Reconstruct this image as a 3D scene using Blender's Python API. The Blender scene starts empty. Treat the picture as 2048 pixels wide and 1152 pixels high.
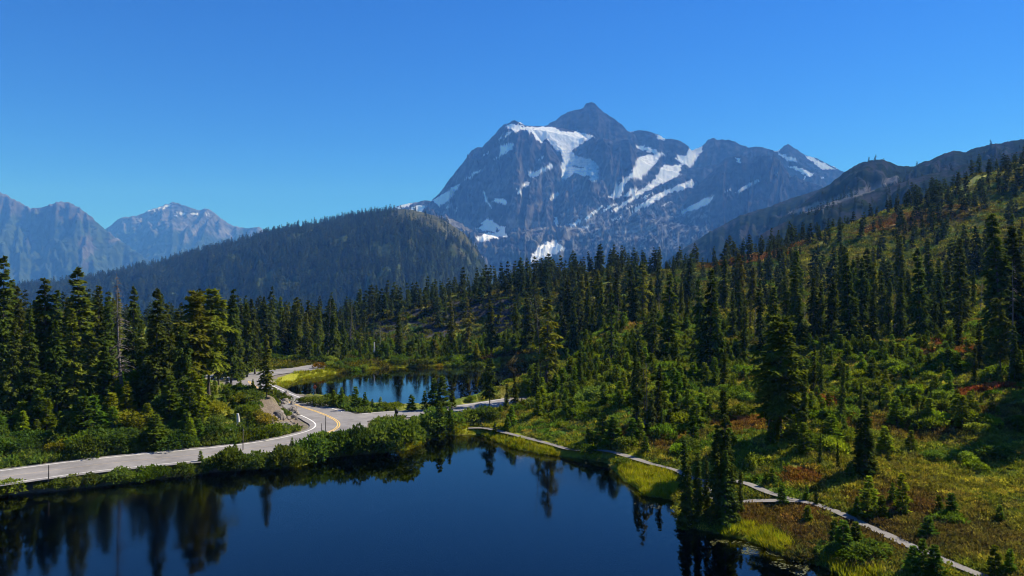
import bpy, math, random
import numpy as np
from math import radians as rad

SC = bpy.context.scene
COL = SC.collection
rng = np.random.default_rng(7)
random.seed(7)

# ------------------------------------------------------------------ camera, world, sun, exposure
CAM_H, FPX, CX, CY = 22.0, 1462.0, 1024.0, 576.0        # metres above the lake, focal length and centre for a 2048 px wide frame
cam_d = bpy.data.cameras.new('camera')
cam_d.sensor_width = 36.0
cam_d.lens = 36.0 * FPX / 2048.0
cam_d.clip_start, cam_d.clip_end = 0.5, 60000.0
cam = bpy.data.objects.new('camera', cam_d)
COL.objects.link(cam)
cam.location = (0, 0, CAM_H)
cam.rotation_euler = (rad(90), 0, 0)
SC.camera = cam

SUN_AZ, SUN_EL = rad(62), rad(44)                        # azimuth clockwise from the view direction (+Y)
w = bpy.data.worlds.new('World')
SC.world = w
w.use_nodes = True
nt = w.node_tree
bg = nt.nodes['Background']
sky = nt.nodes.new('ShaderNodeTexSky')
sky.sky_type = 'NISHITA'
sky.sun_disc = False
sky.sun_elevation, sky.sun_rotation = SUN_EL, SUN_AZ
sky.altitude, sky.air_density, sky.dust_density, sky.ozone_density = 1500, 1.0, 0.0, 4.0
hs = nt.nodes.new('ShaderNodeHueSaturation')             # the even colour rendering of the drone's sensor
hs.inputs['Saturation'].default_value = 1.2
tn = nt.nodes.new('ShaderNodeMix'); tn.data_type = 'RGBA'; tn.blend_type = 'MULTIPLY'
tn.inputs[0].default_value = 1.0; tn.inputs[7].default_value = (0.20, 0.56, 1.07, 1.0)
nt.links.new(sky.outputs[0], hs.inputs['Color'])
nt.links.new(hs.outputs[0], tn.inputs[6])
nt.links.new(tn.outputs[2], bg.inputs['Color'])
bg.inputs['Strength'].default_value = 0.085

sun_d = bpy.data.lights.new('sun', 'SUN')
sun_d.energy, sun_d.angle, sun_d.color = 5.0, rad(0.5), (1.0, 0.95, 0.86)
sun = bpy.data.objects.new('sun', sun_d)
COL.objects.link(sun)
sun.location = (200, 200, 300)
from mathutils import Vector
S_DIR = Vector((math.sin(SUN_AZ) * math.cos(SUN_EL), math.cos(SUN_AZ) * math.cos(SUN_EL), math.sin(SUN_EL)))
sun.rotation_euler = (-S_DIR).to_track_quat('-Z', 'Y').to_euler()

vs = SC.view_settings
vs.view_transform, vs.look, vs.exposure, vs.gamma = 'Standard', 'None', 0.8, 1.0
vs.use_curve_mapping = False
cy = SC.cycles
cy.use_denoising = True
try:
    cy.denoiser = 'OPENIMAGEDENOISE'
    cy.denoising_input_passes = 'RGB_ALBEDO_NORMAL'
except Exception:
    pass
cy.max_bounces, cy.diffuse_bounces, cy.glossy_bounces = 6, 2, 2
cy.transmission_bounces, cy.transparent_max_bounces, cy.volume_bounces = 2, 6, 0
cy.sample_clamp_indirect = 4.0
cy.pixel_filter_type = 'BLACKMAN_HARRIS'; cy.filter_width = 1.1
cy.caustics_reflective = cy.caustics_refractive = False

# ------------------------------------------------------------------ helpers
def PX(px, py, d):
    """world point on the sight line of a photo pixel at depth d metres"""
    return np.array([(px - CX) / FPX * d, d, CAM_H + (CY - py) / FPX * d])

def PZ(px, py, z):
    """world point where that sight line meets height z"""
    d = (CAM_H - z) * FPX / (py - CY)
    return np.array([(px - CX) / FPX * d, d, z])

def topx(x, y, z):
    return CX + x / y * FPX, CY - (z - CAM_H) / y * FPX

def _hash(ix, iy, seed):
    h = (ix.astype(np.int64) * 374761393 + iy.astype(np.int64) * 668265263 + seed * 974634777) & 0xFFFFFFFF
    h = ((h ^ (h >> 13)) * 1274126177) & 0xFFFFFFFF
    return ((h ^ (h >> 16)) & 0xFFFFFF) / float(0xFFFFFF)

def pn(x, y, seed=0):
    x = np.asarray(x, float); y = np.asarray(y, float)
    ix, iy = np.floor(x), np.floor(y)
    fx, fy = x - ix, y - iy
    u, v = fx * fx * fx * (fx * (fx * 6 - 15) + 10), fy * fy * fy * (fy * (fy * 6 - 15) + 10)
    def g(dx, dy):
        a = _hash(ix + dx, iy + dy, seed) * 2 * math.pi
        return np.cos(a) * (fx - dx) + np.sin(a) * (fy - dy)
    return ((g(0, 0) * (1 - u) + g(1, 0) * u) * (1 - v) + (g(0, 1) * (1 - u) + g(1, 1) * u) * v) * 1.5

def fbm(x, y, o=4, seed=0, gain=0.5):
    s, a = 0.0, 1.0
    for k in range(o):
        s = s + a * pn(x * 2 ** k, y * 2 ** k, seed + 17 * k)
        a *= gain
    return s

def ridged(x, y, o=4, seed=0, gain=0.55):
    s, a = 0.0, 1.0
    for k in range(o):
        s = s + a * (1 - 2 * np.abs(pn(x * 2 ** k, y * 2 ** k, seed + 31 * k)))
        a *= gain
    return s

def sstep(a, b, x):
    t = np.clip((x - a) / (b - a), 0, 1)
    return t * t * (3 - 2 * t)

def inpoly(x, y, poly):
    poly = np.asarray(poly)[:, :2]
    x, y = np.asarray(x, float), np.asarray(y, float)
    out_ = np.zeros(x.shape, bool)
    box = (x >= poly[:, 0].min()) & (x <= poly[:, 0].max()) & (y >= poly[:, 1].min()) & (y <= poly[:, 1].max())
    if not box.any(): return out_
    x, y = x[box], y[box]
    c = np.zeros(x.shape, bool)
    n = len(poly)
    for i in range(n):
        (x1, y1), (x2, y2) = poly[i], poly[(i + 1) % n]
        if y1 == y2: continue
        c ^= ((y1 > y) != (y2 > y)) & (x < (x2 - x1) * (y - y1) / (y2 - y1) + x1)
    out_[box] = c
    return out_

def polydist(x, y, pl, closed=False):
    """distance to a polyline, and the interpolated third coordinate of its points"""
    pl = np.asarray(pl, float)
    best = np.full(np.shape(x), 1e9); zz = np.zeros(np.shape(x))
    n = len(pl)
    for i in range(n if closed else n - 1):
        a, b = pl[i], pl[(i + 1) % n]
        dx, dy = b[0] - a[0], b[1] - a[1]
        t = np.clip(((x - a[0]) * dx + (y - a[1]) * dy) / (dx * dx + dy * dy + 1e-9), 0, 1)
        q = np.hypot(x - a[0] - t * dx, y - a[1] - t * dy)
        m = q < best
        best = np.where(m, q, best)
        if pl.shape[1] > 2: zz = np.where(m, a[2] + t * (b[2] - a[2]), zz)
    return best, zz

def catmull(pts, n=10):
    pts = np.asarray(pts, float)
    p = np.vstack([2 * pts[0] - pts[1], pts, 2 * pts[-1] - pts[-2]])
    out = []
    for i in range(1, len(p) - 2):
        for k in range(n):
            t = k / n
            out.append(0.5 * (2 * p[i] + (p[i + 1] - p[i - 1]) * t + (2 * p[i - 1] - 5 * p[i] + 4 * p[i + 1] - p[i + 2]) * t * t
                              + (3 * p[i] - p[i - 1] - 3 * p[i + 1] + p[i + 2]) * t ** 3))
    out.append(pts[-1])
    return np.array(out)

def mesh(name, V, F, mat=None, smooth=False, attrs=None):
    V = np.asarray(V, np.float32); F = np.asarray(F, np.int32)
    me = bpy.data.meshes.new(name)
    n, k = F.shape
    me.vertices.add(len(V)); me.vertices.foreach_set('co', V.ravel())
    me.loops.add(n * k); me.loops.foreach_set('vertex_index', F.ravel())
    me.polygons.add(n); me.polygons.foreach_set('loop_start', np.arange(n, dtype=np.int32) * k)
    me.polygons.foreach_set('loop_total', np.full(n, k, np.int32))
    me.update(calc_edges=True)
    if smooth: me.polygons.foreach_set('use_smooth', np.ones(n, bool))
    for an, arr in (attrs or {}).items():
        arr = np.asarray(arr, np.float32)
        if arr.ndim == 1:
            me.attributes.new(an, 'FLOAT', 'POINT').data.foreach_set('value', arr)
        else:
            if arr.shape[1] == 3: arr = np.hstack([arr, np.ones((len(arr), 1), np.float32)])
            me.attributes.new(an, 'FLOAT_COLOR', 'POINT').data.foreach_set('color', arr.ravel())
    if mat: me.materials.append(mat)
    return me

def obj(name, me, parent=None, kind=None, label=None, cat=None, group=None, loc=None):
    o = bpy.data.objects.new(name, me)
    COL.objects.link(o)
    if parent: o.parent = parent
    if loc is not None: o.location = loc
    if kind: o['kind'] = kind
    if label: o['label'] = label
    if cat: o['category'] = cat
    if group: o['group'] = group
    return o

def grid_faces(nu, nv):
    i = np.arange(nu * nv).reshape(nu, nv)
    return np.stack([i[:-1, :-1], i[1:, :-1], i[1:, 1:], i[:-1, 1:]], -1).reshape(-1, 4)

class Join:
    """collects triangles into one mesh part"""
    def __init__(s): s.v, s.f, s.n = [], [], 0
    def add(s, V, F):
        V = np.asarray(V, float); F = np.asarray(F, int)
        if F.shape[1] == 4: F = np.vstack([F[:, [0, 1, 2]], F[:, [0, 2, 3]]])
        s.v.append(V); s.f.append(F + s.n); s.n += len(V)
        return s
    def tube(s, pts, r, k=6):
        pts = np.asarray(pts, float); r = np.broadcast_to(r, (len(pts),))
        t = np.gradient(pts, axis=0); t /= np.linalg.norm(t, axis=1)[:, None] + 1e-9
        ref = np.where(np.abs(t[:, 2:3]) > 0.9, np.array([[1, 0, 0]]), np.array([[0, 0, 1]]))
        a = np.cross(t, ref); a /= np.linalg.norm(a, axis=1)[:, None] + 1e-9
        b = np.cross(t, a)
        an = np.linspace(0, 2 * math.pi, k, endpoint=False)
        V = (pts[:, None] + r[:, None, None] * (a[:, None] * np.cos(an)[None, :, None] + b[:, None] * np.sin(an)[None, :, None])).reshape(-1, 3)
        i = np.arange(len(pts) * k).reshape(len(pts), k); j = np.roll(i, -1, 1)
        F = np.stack([i[:-1], j[:-1], j[1:], i[1:]], -1).reshape(-1, 4)
        s.add(V, F)
        s.add(np.vstack([V[-k:], pts[-1:]]), [[q, (q + 1) % k, k] for q in range(k)])
        return s
    def box(s, c, h, rz=0.0):
        c = np.asarray(c, float)
        V = np.array([[x, y, z] for z in (-1, 1) for x, y in ((-1, -1), (1, -1), (1, 1), (-1, 1))], float) * np.asarray(h)
        ca, sa = math.cos(rz), math.sin(rz)
        V = np.stack([V[:, 0] * ca - V[:, 1] * sa, V[:, 0] * sa + V[:, 1] * ca, V[:, 2]], 1) + c
        return s.add(V, [[0, 3, 2, 1], [4, 5, 6, 7], [0, 1, 5, 4], [1, 2, 6, 5], [2, 3, 7, 6], [3, 0, 4, 7]])
    def mesh(s, name, mat, smooth=False):
        return mesh(name, np.vstack(s.v), np.vstack(s.f), mat, smooth)

# ------------------------------------------------------------------ materials
def new_mat(name):
    m = bpy.data.materials.new(name); m.use_nodes = True
    m.node_tree.nodes.clear()
    N = m.node_tree.nodes; L = m.node_tree.links
    out = N.new('ShaderNodeOutputMaterial')
    return m, N, L, out

def nnoise(N, L, scale, detail=4.0, rough=0.55, coord='Object', vec=None):
    tx = N.new('ShaderNodeTexNoise')
    tx.inputs['Scale'].default_value = scale; tx.inputs['Detail'].default_value = detail; tx.inputs['Roughness'].default_value = rough
    if vec is None:
        tc = N.new('ShaderNodeTexCoord'); vec = tc.outputs[coord]
    L.new(vec, tx.inputs['Vector'])
    return tx

def ramp(N, L, fac, stops):
    r = N.new('ShaderNodeValToRGB')
    while len(r.color_ramp.elements) < len(stops): r.color_ramp.elements.new(0.5)
    for e, (p, c) in zip(r.color_ramp.elements, stops):
        e.position = p; e.color = (*c, 1.0)
    L.new(fac, r.inputs['Fac'])
    return r

def mixc(N, L, fac, a, b, mode='MIX'):
    m = N.new('ShaderNodeMix'); m.data_type = 'RGBA'; m.blend_type = mode
    for s, v in ((m.inputs[0], fac), (m.inputs[6], a), (m.inputs[7], b)):
        if hasattr(v, 'is_output') or isinstance(v, bpy.types.NodeSocket): L.new(v, s)
        elif isinstance(v, (int, float)): s.default_value = v
        else: s.default_value = (*v, 1.0)
    return m.outputs[2]

def foliage(name, dark, light, trans=0.30, noise=0.9):
    """leaf stuff: diffuse and translucent, tinted for each plant by its own number and by its object colour"""
    m, N, L, out = new_mat(name)
    oi = N.new('ShaderNodeObjectInfo')
    tx = nnoise(N, L, noise, 3.0)
    r = ramp(N, L, tx.outputs['Fac'], [(0.3, dark), (0.72, light)])
    hv = N.new('ShaderNodeHueSaturation')
    mh = N.new('ShaderNodeMapRange'); mh.inputs['To Min'].default_value = 0.47; mh.inputs['To Max'].default_value = 0.515
    L.new(oi.outputs['Random'], mh.inputs['Value']); L.new(mh.outputs[0], hv.inputs['Hue'])
    m2 = N.new('ShaderNodeMath'); m2.operation = 'MULTIPLY'; m2.inputs[1].default_value = 7.31
    m3 = N.new('ShaderNodeMath'); m3.operation = 'FRACT'
    m4 = N.new('ShaderNodeMapRange'); m4.inputs['To Min'].default_value = 0.7; m4.inputs['To Max'].default_value = 1.3
    L.new(oi.outputs['Random'], m2.inputs[0]); L.new(m2.outputs[0], m3.inputs[0]); L.new(m3.outputs[0], m4.inputs['Value']); L.new(m4.outputs[0], hv.inputs['Value'])
    c = mixc(N, L, 1.0, r.outputs['Color'], oi.outputs['Color'], 'MULTIPLY')
    L.new(c, hv.inputs['Color'])
    d = N.new('ShaderNodeBsdfDiffuse'); t = N.new('ShaderNodeBsdfTranslucent'); mx = N.new('ShaderNodeMixShader')
    L.new(hv.outputs[0], d.inputs['Color'])
    tc = mixc(N, L, 1.0, hv.outputs[0], (1.25, 1.15, 0.55), 'MULTIPLY')
    L.new(tc, t.inputs['Color'])
    mx.inputs[0].default_value = trans
    L.new(d.outputs[0], mx.inputs[1]); L.new(t.outputs[0], mx.inputs[2]); L.new(mx.outputs[0], out.inputs['Surface'])
    return m

def plain(name, stops, scale=3.0, rough=0.85, bump=0.0, bscale=None, coord='Object', spec=0.3):
    m, N, L, out = new_mat(name)
    tx = nnoise(N, L, scale, 6.0, 0.6, coord)
    r = ramp(N, L, tx.outputs['Fac'], stops)
    b = N.new('ShaderNodeBsdfPrincipled')
    b.inputs['Roughness'].default_value = rough; b.inputs['Specular IOR Level'].default_value = spec
    L.new(r.outputs[0], b.inputs['Base Color'])
    if bump:
        t2 = nnoise(N, L, bscale or scale * 3, 6.0, 0.65, coord)
        bp = N.new('ShaderNodeBump'); bp.inputs['Strength'].default_value = bump; bp.inputs['Distance'].default_value = 0.1
        L.new(t2.outputs['Fac'], bp.inputs['Height']); L.new(bp.outputs[0], b.inputs['Normal'])
    L.new(b.outputs[0], out.inputs['Surface'])
    return m

M_NEEDLE = foliage('needles', (0.030, 0.055, 0.008), (0.128, 0.165, 0.026), 0.40)
M_NEEDLE_FAR = foliage('far_needles', (0.026, 0.046, 0.014), (0.070, 0.096, 0.024), 0.25, 0.4)
M_YOUNG = foliage('young_needles', (0.060, 0.110, 0.010), (0.170, 0.250, 0.024), 0.42)
M_LEAF = foliage('broad_leaves', (0.060, 0.108, 0.016), (0.165, 0.235, 0.044), 0.42)
M_HEATH = foliage('heather_leaves', (0.055, 0.075, 0.014), (0.130, 0.140, 0.030), 0.3)
M_SEDGE = foliage('sedge_blades', (0.19, 0.23, 0.012), (0.34, 0.36, 0.020), 0.4)
M_BARK = plain('bark', [(0.3, (0.045, 0.036, 0.030)), (0.7, (0.14, 0.12, 0.105))], 2.5, 0.9, 0.6)
M_DEAD = plain('dead_wood', [(0.3, (0.085, 0.075, 0.068)), (0.7, (0.20, 0.18, 0.165))], 2.0, 0.85, 0.4)
M_PALE = plain('bleached_wood', [(0.3, (0.42, 0.40, 0.37)), (0.7, (0.68, 0.66, 0.62))], 3.0, 0.8, 0.3)
M_STONE = plain('stone', [(0.3, (0.10, 0.085, 0.075)), (0.65, (0.25, 0.225, 0.20))], 0.9, 0.9, 0.8, 4.0)
M_PALESTONE = plain('pale_stone', [(0.3, (0.34, 0.33, 0.32)), (0.65, (0.62, 0.61, 0.60))], 1.2, 0.9, 0.7, 4.0)
M_METAL = plain('galvanised_steel', [(0.3, (0.20, 0.20, 0.20)), (0.7, (0.32, 0.32, 0.32))], 6.0, 0.5)
M_SIGNBACK = plain('sign_back', [(0.3, (0.018, 0.014, 0.016)), (0.7, (0.035, 0.028, 0.030))], 4.0, 0.6)
M_RUST = plain('rust_red_sign', [(0.3, (0.26, 0.06, 0.02)), (0.7, (0.36, 0.10, 0.03))], 3.0, 0.7)

# ------------------------------------------------------------------ lakes, roads and trails in plan
def shore(px_list, extra=()):
    return np.array([PZ(x, y, 0.0)[:2] for x, y in px_list] + list(extra))

LAKE_A = shore([(-260, 1030), (-100, 1003), (0, 992), (60, 986), (130, 981), (250, 966), (330, 956), (420, 946), (500, 940), (560, 936), (600, 930),
                (640, 917), (700, 912), (760, 906), (810, 900), (832, 890), (850, 878), (885, 871), (930, 870), (965, 868), (990, 880), (1030, 896),
                (1080, 906), (1120, 912), (1180, 921), (1214, 926), (1232, 946), (1248, 962), (1275, 975), (1292, 992), (1318, 996), (1346, 998), (1352, 1022), (1360, 1048),
                (1395, 1060), (1440, 1068), (1500, 1082), (1545, 1098), (1580, 1118), (1640, 1132), (1700, 1150), (1780, 1195), (1850, 1290)],
               [(26.0, 33.0), (24.0, 20.0), (10.0, -10.0), (-30.0, -25.0), (-80.0, -10.0), (-100.0, 40.0)])
LAKE_B = shore([(556, 772), (590, 794), (640, 803), (690, 812), (760, 817), (840, 819), (900, 814), (970, 803), (1020, 793), (1060, 778), (1110, 772), (1160, 764),
                (1165, 742), (1130, 733), (1060, 730), (1000, 730), (930, 731), (850, 733), (760, 736), (700, 742), (640, 752), (590, 760)])

def px_line(pts, z):
    return catmull([PZ(x, y, z) for x, y in pts], 8)

ROAD_MAIN = px_line([(-330, 1000), (-150, 974), (0, 955), (200, 929), (440, 905), (540, 892), (620, 876), (668, 860), (676, 845), (648, 829), (602, 813), (568, 800), (538, 787),
                     (512, 774), (498, 762), (510, 751), (560, 743), (612, 737), (660, 729), (700, 722)], 1.25)
ROAD_SIDE = px_line([(672, 846), (715, 836), (770, 830), (830, 827), (900, 820), (970, 811), (1035, 800)], 1.25)
ROAD_PARK = px_line([(540, 751), (505, 752), (460, 752), (400, 756), (340, 760), (280, 766)], 1.25)
TRAIL_A = [(2200, 1250), (2060, 1190), (1930, 1142), (1850, 1110), (1760, 1068), (1690, 1035), (1640, 1015), (1590, 1004), (1540, 989), (1495, 972), (1440, 962), (1400, 966), (1345, 942),
           (1290, 927), (1220, 912), (1150, 904), (1100, 891), (1060, 880), (1010, 868), (970, 862), (930, 858)]
TRAIL_B = [(1596, 1006), (1540, 1006), (1480, 1006), (1430, 1000), (1404, 968)]

# ------------------------------------------------------------------ terrain heights
_ctl = []
def c_view(px, py, d): _ctl.append(PX(px, py, d))
def c_z(px, d, z): _ctl.append(np.array([(px - CX) / FPX * d, d, z]))
for a in [(1930, 1140, 54), (1590, 1005, 72), (1340, 940, 86), (1130, 895, 98), (970, 862, 110), (2048, 960, 75), (2048, 830, 93), (2048, 760, 108),
          (1900, 900, 84), (1750, 900, 84), (1560, 890, 84), (1730, 960, 76), (1450, 900, 88), (1250, 860, 100), (1100, 830, 112), (1000, 830, 117), (1200, 770, 130), (1420, 770, 125),
          (1600, 760, 125), (1800, 720, 130), (2048, 680, 140), (1900, 680, 145), (1700, 690, 155), (1500, 690, 160), (1350, 690, 165), (1240, 645, 185), (1180, 690, 190),
          (1080, 700, 212), (1000, 712, 212), (2048, 600, 190), (1800, 620, 200), (1500, 640, 200), (1350, 620, 230), (1100, 650, 260), (1000, 690, 270), (850, 690, 270),
          (740, 687, 275), (850, 622, 312), (740, 648, 308), (1000, 602, 316), (920, 612, 313), (1300, 548, 400), (1100, 566, 390), (1200, 545, 420), (1000, 582, 385), (900, 602, 370), (800, 622, 360),
          (700, 640, 345), (600, 650, 335), (500, 660, 315), (1500, 518, 380), (1400, 536, 380), (1650, 464, 400), (1790, 416, 430), (1900, 390, 430), (2048, 440, 330), (2048, 325, 430),
          (1950, 356, 440), (1700, 560, 290), (1850, 520, 300), (1600, 600, 260), (1500, 570, 310), (1350, 560, 330), (1950, 560, 250)]:
    c_view(*a)
for a in [(2048, 58, 1.3), (1140, 198, 0.6), (950, 210, 0.8), (850, 212, 0.8), (700, 210, 1.0), (600, 240, 1.6), (450, 230, 2.5), (850, 294, 2.4), (1000, 296, 3.5), (920, 295, 3.0), (740, 294, 2.0),
          (300, 330, 3.0), (0, 330, 3.0), (-300, 330, 3.0), (0, 81, 1.2), (440, 92, 1.2), (640, 102, 1.2), (690, 112, 1.2), (0, 95, 2.6), (0, 110, 5.0), (0, 140, 6.0), (200, 96, 2.2), (200, 106, 4.4),
          (320, 104, 4.6), (400, 100, 3.2), (400, 110, 5.4), (470, 108, 5.2), (548, 114, 5.2), (520, 118, 5.0), (490, 118, 4.6), (575, 112, 2.6), (590, 106, 1.4), (600, 118, 1.5), (450, 100, 2.0), (450, 140, 3.2), (540, 150, 1.3), (560, 165, 0.9), (520, 165, 1.1), (600, 160, 0.4), (470, 170, 1.4), (200, 150, 5.0),
          (0, 190, 4.0), (300, 180, 1.3), (480, 183, 1.2), (600, 184, 1.2), (-400, 90, 2.0), (-400, 150, 6.0), (750, 113, 1.3), (900, 125, 1.4), (970, 127, 1.4),
          (300, 460, -25), (700, 470, -30), (1000, 490, -25), (1300, 520, -10), (1600, 520, 25), (1900, 560, 60), (2200, 640, 80), (0, 520, -25), (-400, 520, -25),
          (300, 800, -110), (1000, 800, -110), (1700, 800, -90), (-400, 800, -110), (2300, 850, -40),
          (2500, 80, 6.0), (2500, 160, 28.0), (2500, 260, 55.0), (2500, 430, 120.0), (2500, 560, 110.0)]:
    c_z(*a)
for p in [(0, -60, 2), (90, -50, 7), (-120, -40, 2), (-170, 40, 2), (140, 10, 9), (60, 20, 2)]: _ctl.append(np.array(p, float))
_ctl = np.array(_ctl)
_sc = 100.0
_A = _ctl[:, :2] / _sc
_K = np.linalg.norm(_A[:, None] - _A[None], axis=2)
_n = len(_A)
_Pm = np.hstack([np.ones((_n, 1)), _A])
_M = np.block([[_K - 0.002 * np.eye(_n), _Pm], [_Pm.T, np.zeros((3, 3))]])
_W = np.linalg.solve(_M, np.concatenate([_ctl[:, 2], np.zeros(3)]))

def raw_z(x, y):
    sh = np.shape(x)
    q = np.stack([np.ravel(x), np.ravel(y)], 1) / _sc
    out = np.empty(len(q))
    for i in range(0, len(q), 20000):
        b = q[i:i + 20000]
        k = np.sqrt(((b[:, None] - _A[None]) ** 2).sum(2))
        out[i:i + 20000] = k @ _W[:_n] + _W[_n] + b @ _W[_n + 1:]
    return out.reshape(sh)

def ground_z(x, y):
    x = np.asarray(x, float); y = np.asarray(y, float)
    r = np.hypot(x, y)
    rr = np.minimum(r, 1000.0) / np.maximum(r, 1e-6)
    z = np.clip(raw_z(x * rr, y * rr), -130, 170)
    far = sstep(650, 1100, r)
    z = z * (1 - far) - 160 * far
    if z.ndim == 0 or z.size == 0: return z
    # knolls and hummocks, growing with the distance from the shore and the road
    sel = (r < 300) & (y > -40)
    full = z.copy()
    full = z + (fbm(x / 38, y / 38, 4, 3) * (1.6 + 2.0 * sstep(170, 420, r)) + 0.55 * fbm(x / 7, y / 7, 3, 9)) * (1 - far)
    if not sel.any(): return full
    full[sel] = _near_z(x[sel], y[sel], z[sel], r[sel])
    return full

def _near_z(x, y, z, r):
    da, _ = polydist(x, y, LAKE_A, True); db, _ = polydist(x, y, LAKE_B, True)
    ia, ib = inpoly(x, y, LAKE_A), inpoly(x, y, LAKE_B)
    dm, zm = polydist(x, y, ROAD_MAIN); ds, zs_ = polydist(x, y, ROAD_SIDE); dp, zp = polydist(x, y, ROAD_PARK)
    dl = np.minimum(da, db)
    droad = np.minimum(np.minimum(dm, ds), dp)
    wn = np.clip((np.minimum(dl, droad) - 2.5) / 40, 0, 1)
    z = z + wn * (fbm(x / 38, y / 38, 4, 3) * (1.6 + 2.0 * sstep(170, 420, r)) + 0.55 * fbm(x / 7, y / 7, 3, 9))
    z = z + 0.10 * np.clip(dl / 4, 0, 1) * fbm(x / 1.6, y / 1.6, 2, 5) * (r < 300)
    z = np.maximum(z, np.where(r < 260, 0.10 + 0.10 * np.clip(dl, 0, 4), -400))
    for dd, zz, hw in ((dm, zm, 4.6), (ds, zs_, 3.4), (dp, zp, 6.0)):
        t = sstep(hw + 0.6, hw + 4.5, dd)
        t = np.where(dl < 3.5, np.maximum(t, sstep(hw + 0.2, hw + 2.0, dd)), t)
        z = np.where(dd < 30, z * t + (zz - 0.12) * (1 - t), z)
    sh = np.minimum(dl * 0.35 + 0.06, 0.5)
    z = np.where((dl < 1.4) & ~(ia | ib), np.minimum(z, sh + 0.5 * np.clip(dl - 0.5, 0, 1)), z)
    depth = 0.05 + 0.22 * dl + 0.05 * fbm(x / 3, y / 3, 2, 8)
    z = np.where(ia | ib, -np.minimum(depth, 3.2), z)
    return z

_LUT = {}
def gz(x, y):
    if not _LUT: return float(ground_z(np.array([x]), np.array([y]))[0])
    a, r = math.atan2(x, y), math.hypot(x, y)
    fi = np.interp(a, az, np.arange(len(az))); fj = np.interp(r, rr, np.arange(len(rr)))
    i, j = min(int(fi), len(az) - 2), min(int(fj), len(rr) - 2); u, v = fi - i, fj - j
    Z = _LUT['z']
    return float((Z[i, j] * (1 - u) + Z[i + 1, j] * u) * (1 - v) + (Z[i, j + 1] * (1 - u) + Z[i + 1, j + 1] * u) * v)

# ------------------------------------------------------------------ the ground
az = np.concatenate([np.arange(-180, -60, 6.0), np.arange(-60, -38, 0.6), np.arange(-38, 38, 0.13), np.arange(38, 60, 0.6), np.arange(60, 180.1, 6.0)])
az = np.radians(az)
rr = [4.0]
while rr[-1] < 40: rr.append(rr[-1] * 1.06)
while rr[-1] < 130: rr.append(rr[-1] + 0.45)
while rr[-1] < 230: rr.append(rr[-1] + 0.9)
while rr[-1] < 480: rr.append(rr[-1] + 2.2)
while rr[-1] < 11600: rr.append(rr[-1] * 1.08)
rr = np.array(rr)
AZ, RR = np.meshgrid(az, rr, indexing='ij')
GX, GY = RR * np.sin(AZ), RR * np.cos(AZ)
GZ = ground_z(GX, GY)
_LUT['z'] = GZ
gx, gy, gzv = GX.ravel(), GY.ravel(), GZ.ravel()

# what grows or lies where: colours of the land itself
PATCH = []                                              # (x, y, radius, colour) of red and brown heath patches
for px, py, d, r, c in [(1512, 522, 375, 16, (0.20, 0.060, 0.022)), (1640, 795, 108, 3.6, (0.21, 0.060, 0.020)), (1500, 850, 98, 4.5, (0.15, 0.060, 0.028)), (1950, 775, 103, 3.2, (0.20, 0.030, 0.025)),
                        (1905, 688, 142, 6.5, (0.20, 0.065, 0.025)), (1880, 712, 133, 5.0, (0.19, 0.070, 0.025)), (1690, 815, 100, 3.6, (0.18, 0.065, 0.022)), (1250, 880, 98, 3.0, (0.20, 0.10, 0.02)),
                        (1560, 1040, 68, 4.5, (0.110, 0.055, 0.026)), (1700, 1085, 61, 5.0, (0.085, 0.050, 0.026)), (1610, 955, 77, 2.0, (0.18, 0.065, 0.022)), (1900, 1060, 62, 6.0, (0.075, 0.055, 0.028)), (1810, 1000, 70, 4.0, (0.095, 0.055, 0.026)),
                        (1800, 860, 95, 5.0, (0.10, 0.066, 0.024)), (1950, 840, 92, 5.0, (0.10, 0.066, 0.024)), (1200, 540, 405, 13, (0.20, 0.120, 0.035)), (1560, 488, 395, 14, (0.19, 0.07, 0.025)), (1450, 505, 385, 12, (0.20, 0.10, 0.03)),
                        (995, 595, 380, 9, (0.20, 0.09, 0.03)), (1780, 505, 370, 16, (0.17, 0.075, 0.03)), (1880, 500, 360, 14, (0.16, 0.10, 0.035)), (1240, 650, 184, 5.0, (0.18, 0.10, 0.03)), (1000, 690, 212, 6, (0.17, 0.09, 0.03)), (1350, 870, 95, 3.5, (0.13, 0.075, 0.025))]:
    p = PX(px, py, d); PATCH.append((p[0], p[1], r, c))

def land_colour(x, y, z):
    r = np.hypot(x, y)
    n1, n2, n3 = fbm(x / 16, y / 16, 4, 21), fbm(x / 4.5, y / 4.5, 4, 22), fbm(x / 1.3, y / 1.3, 3, 23)
    c = np.empty((len(x), 3))
    base = np.array([0.120, 0.145, 0.024]); olive = np.array([0.165, 0.160, 0.028]); brown = np.array([0.130, 0.098, 0.034]); green = np.array([0.088, 0.150, 0.022]); ochre = np.array([0.220, 0.190, 0.030])
    def lerp(a, b, t): return a * (1 - t[:, None]) + b * t[:, None]
    c[:] = base
    c = lerp(c, np.broadcast_to(olive, c.shape), sstep(-0.1, 0.5, n1))
    c = lerp(c, np.broadcast_to(green, c.shape), sstep(0.1, 0.6, -n1 + 0.3 * n2))
    c = lerp(c, np.broadcast_to(brown, c.shape), 0.65 * sstep(0.2, 0.6, n2 + 0.3 * n3))
    c = lerp(c, np.broadcast_to(ochre, c.shape), 0.8 * sstep(0.25, 0.6, n3 - 0.4 * n2))
    for (qx, qy, qr, qc) in PATCH:
        dd = np.hypot((x - qx) * (0.75 if r.max() else 1), (y - qy) * 0.8) / qr + 0.45 * n2 + 0.2 * n3
        c = lerp(c, np.broadcast_to(np.array(qc), c.shape), 0.75 * (1 - sstep(0.55, 1.15, dd)))
    return c * np.array([1.12, 1.2, 0.95]) * (0.8 + 0.55 * np.clip(n3 + 0.2, 0, 1))[:, None]

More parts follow.
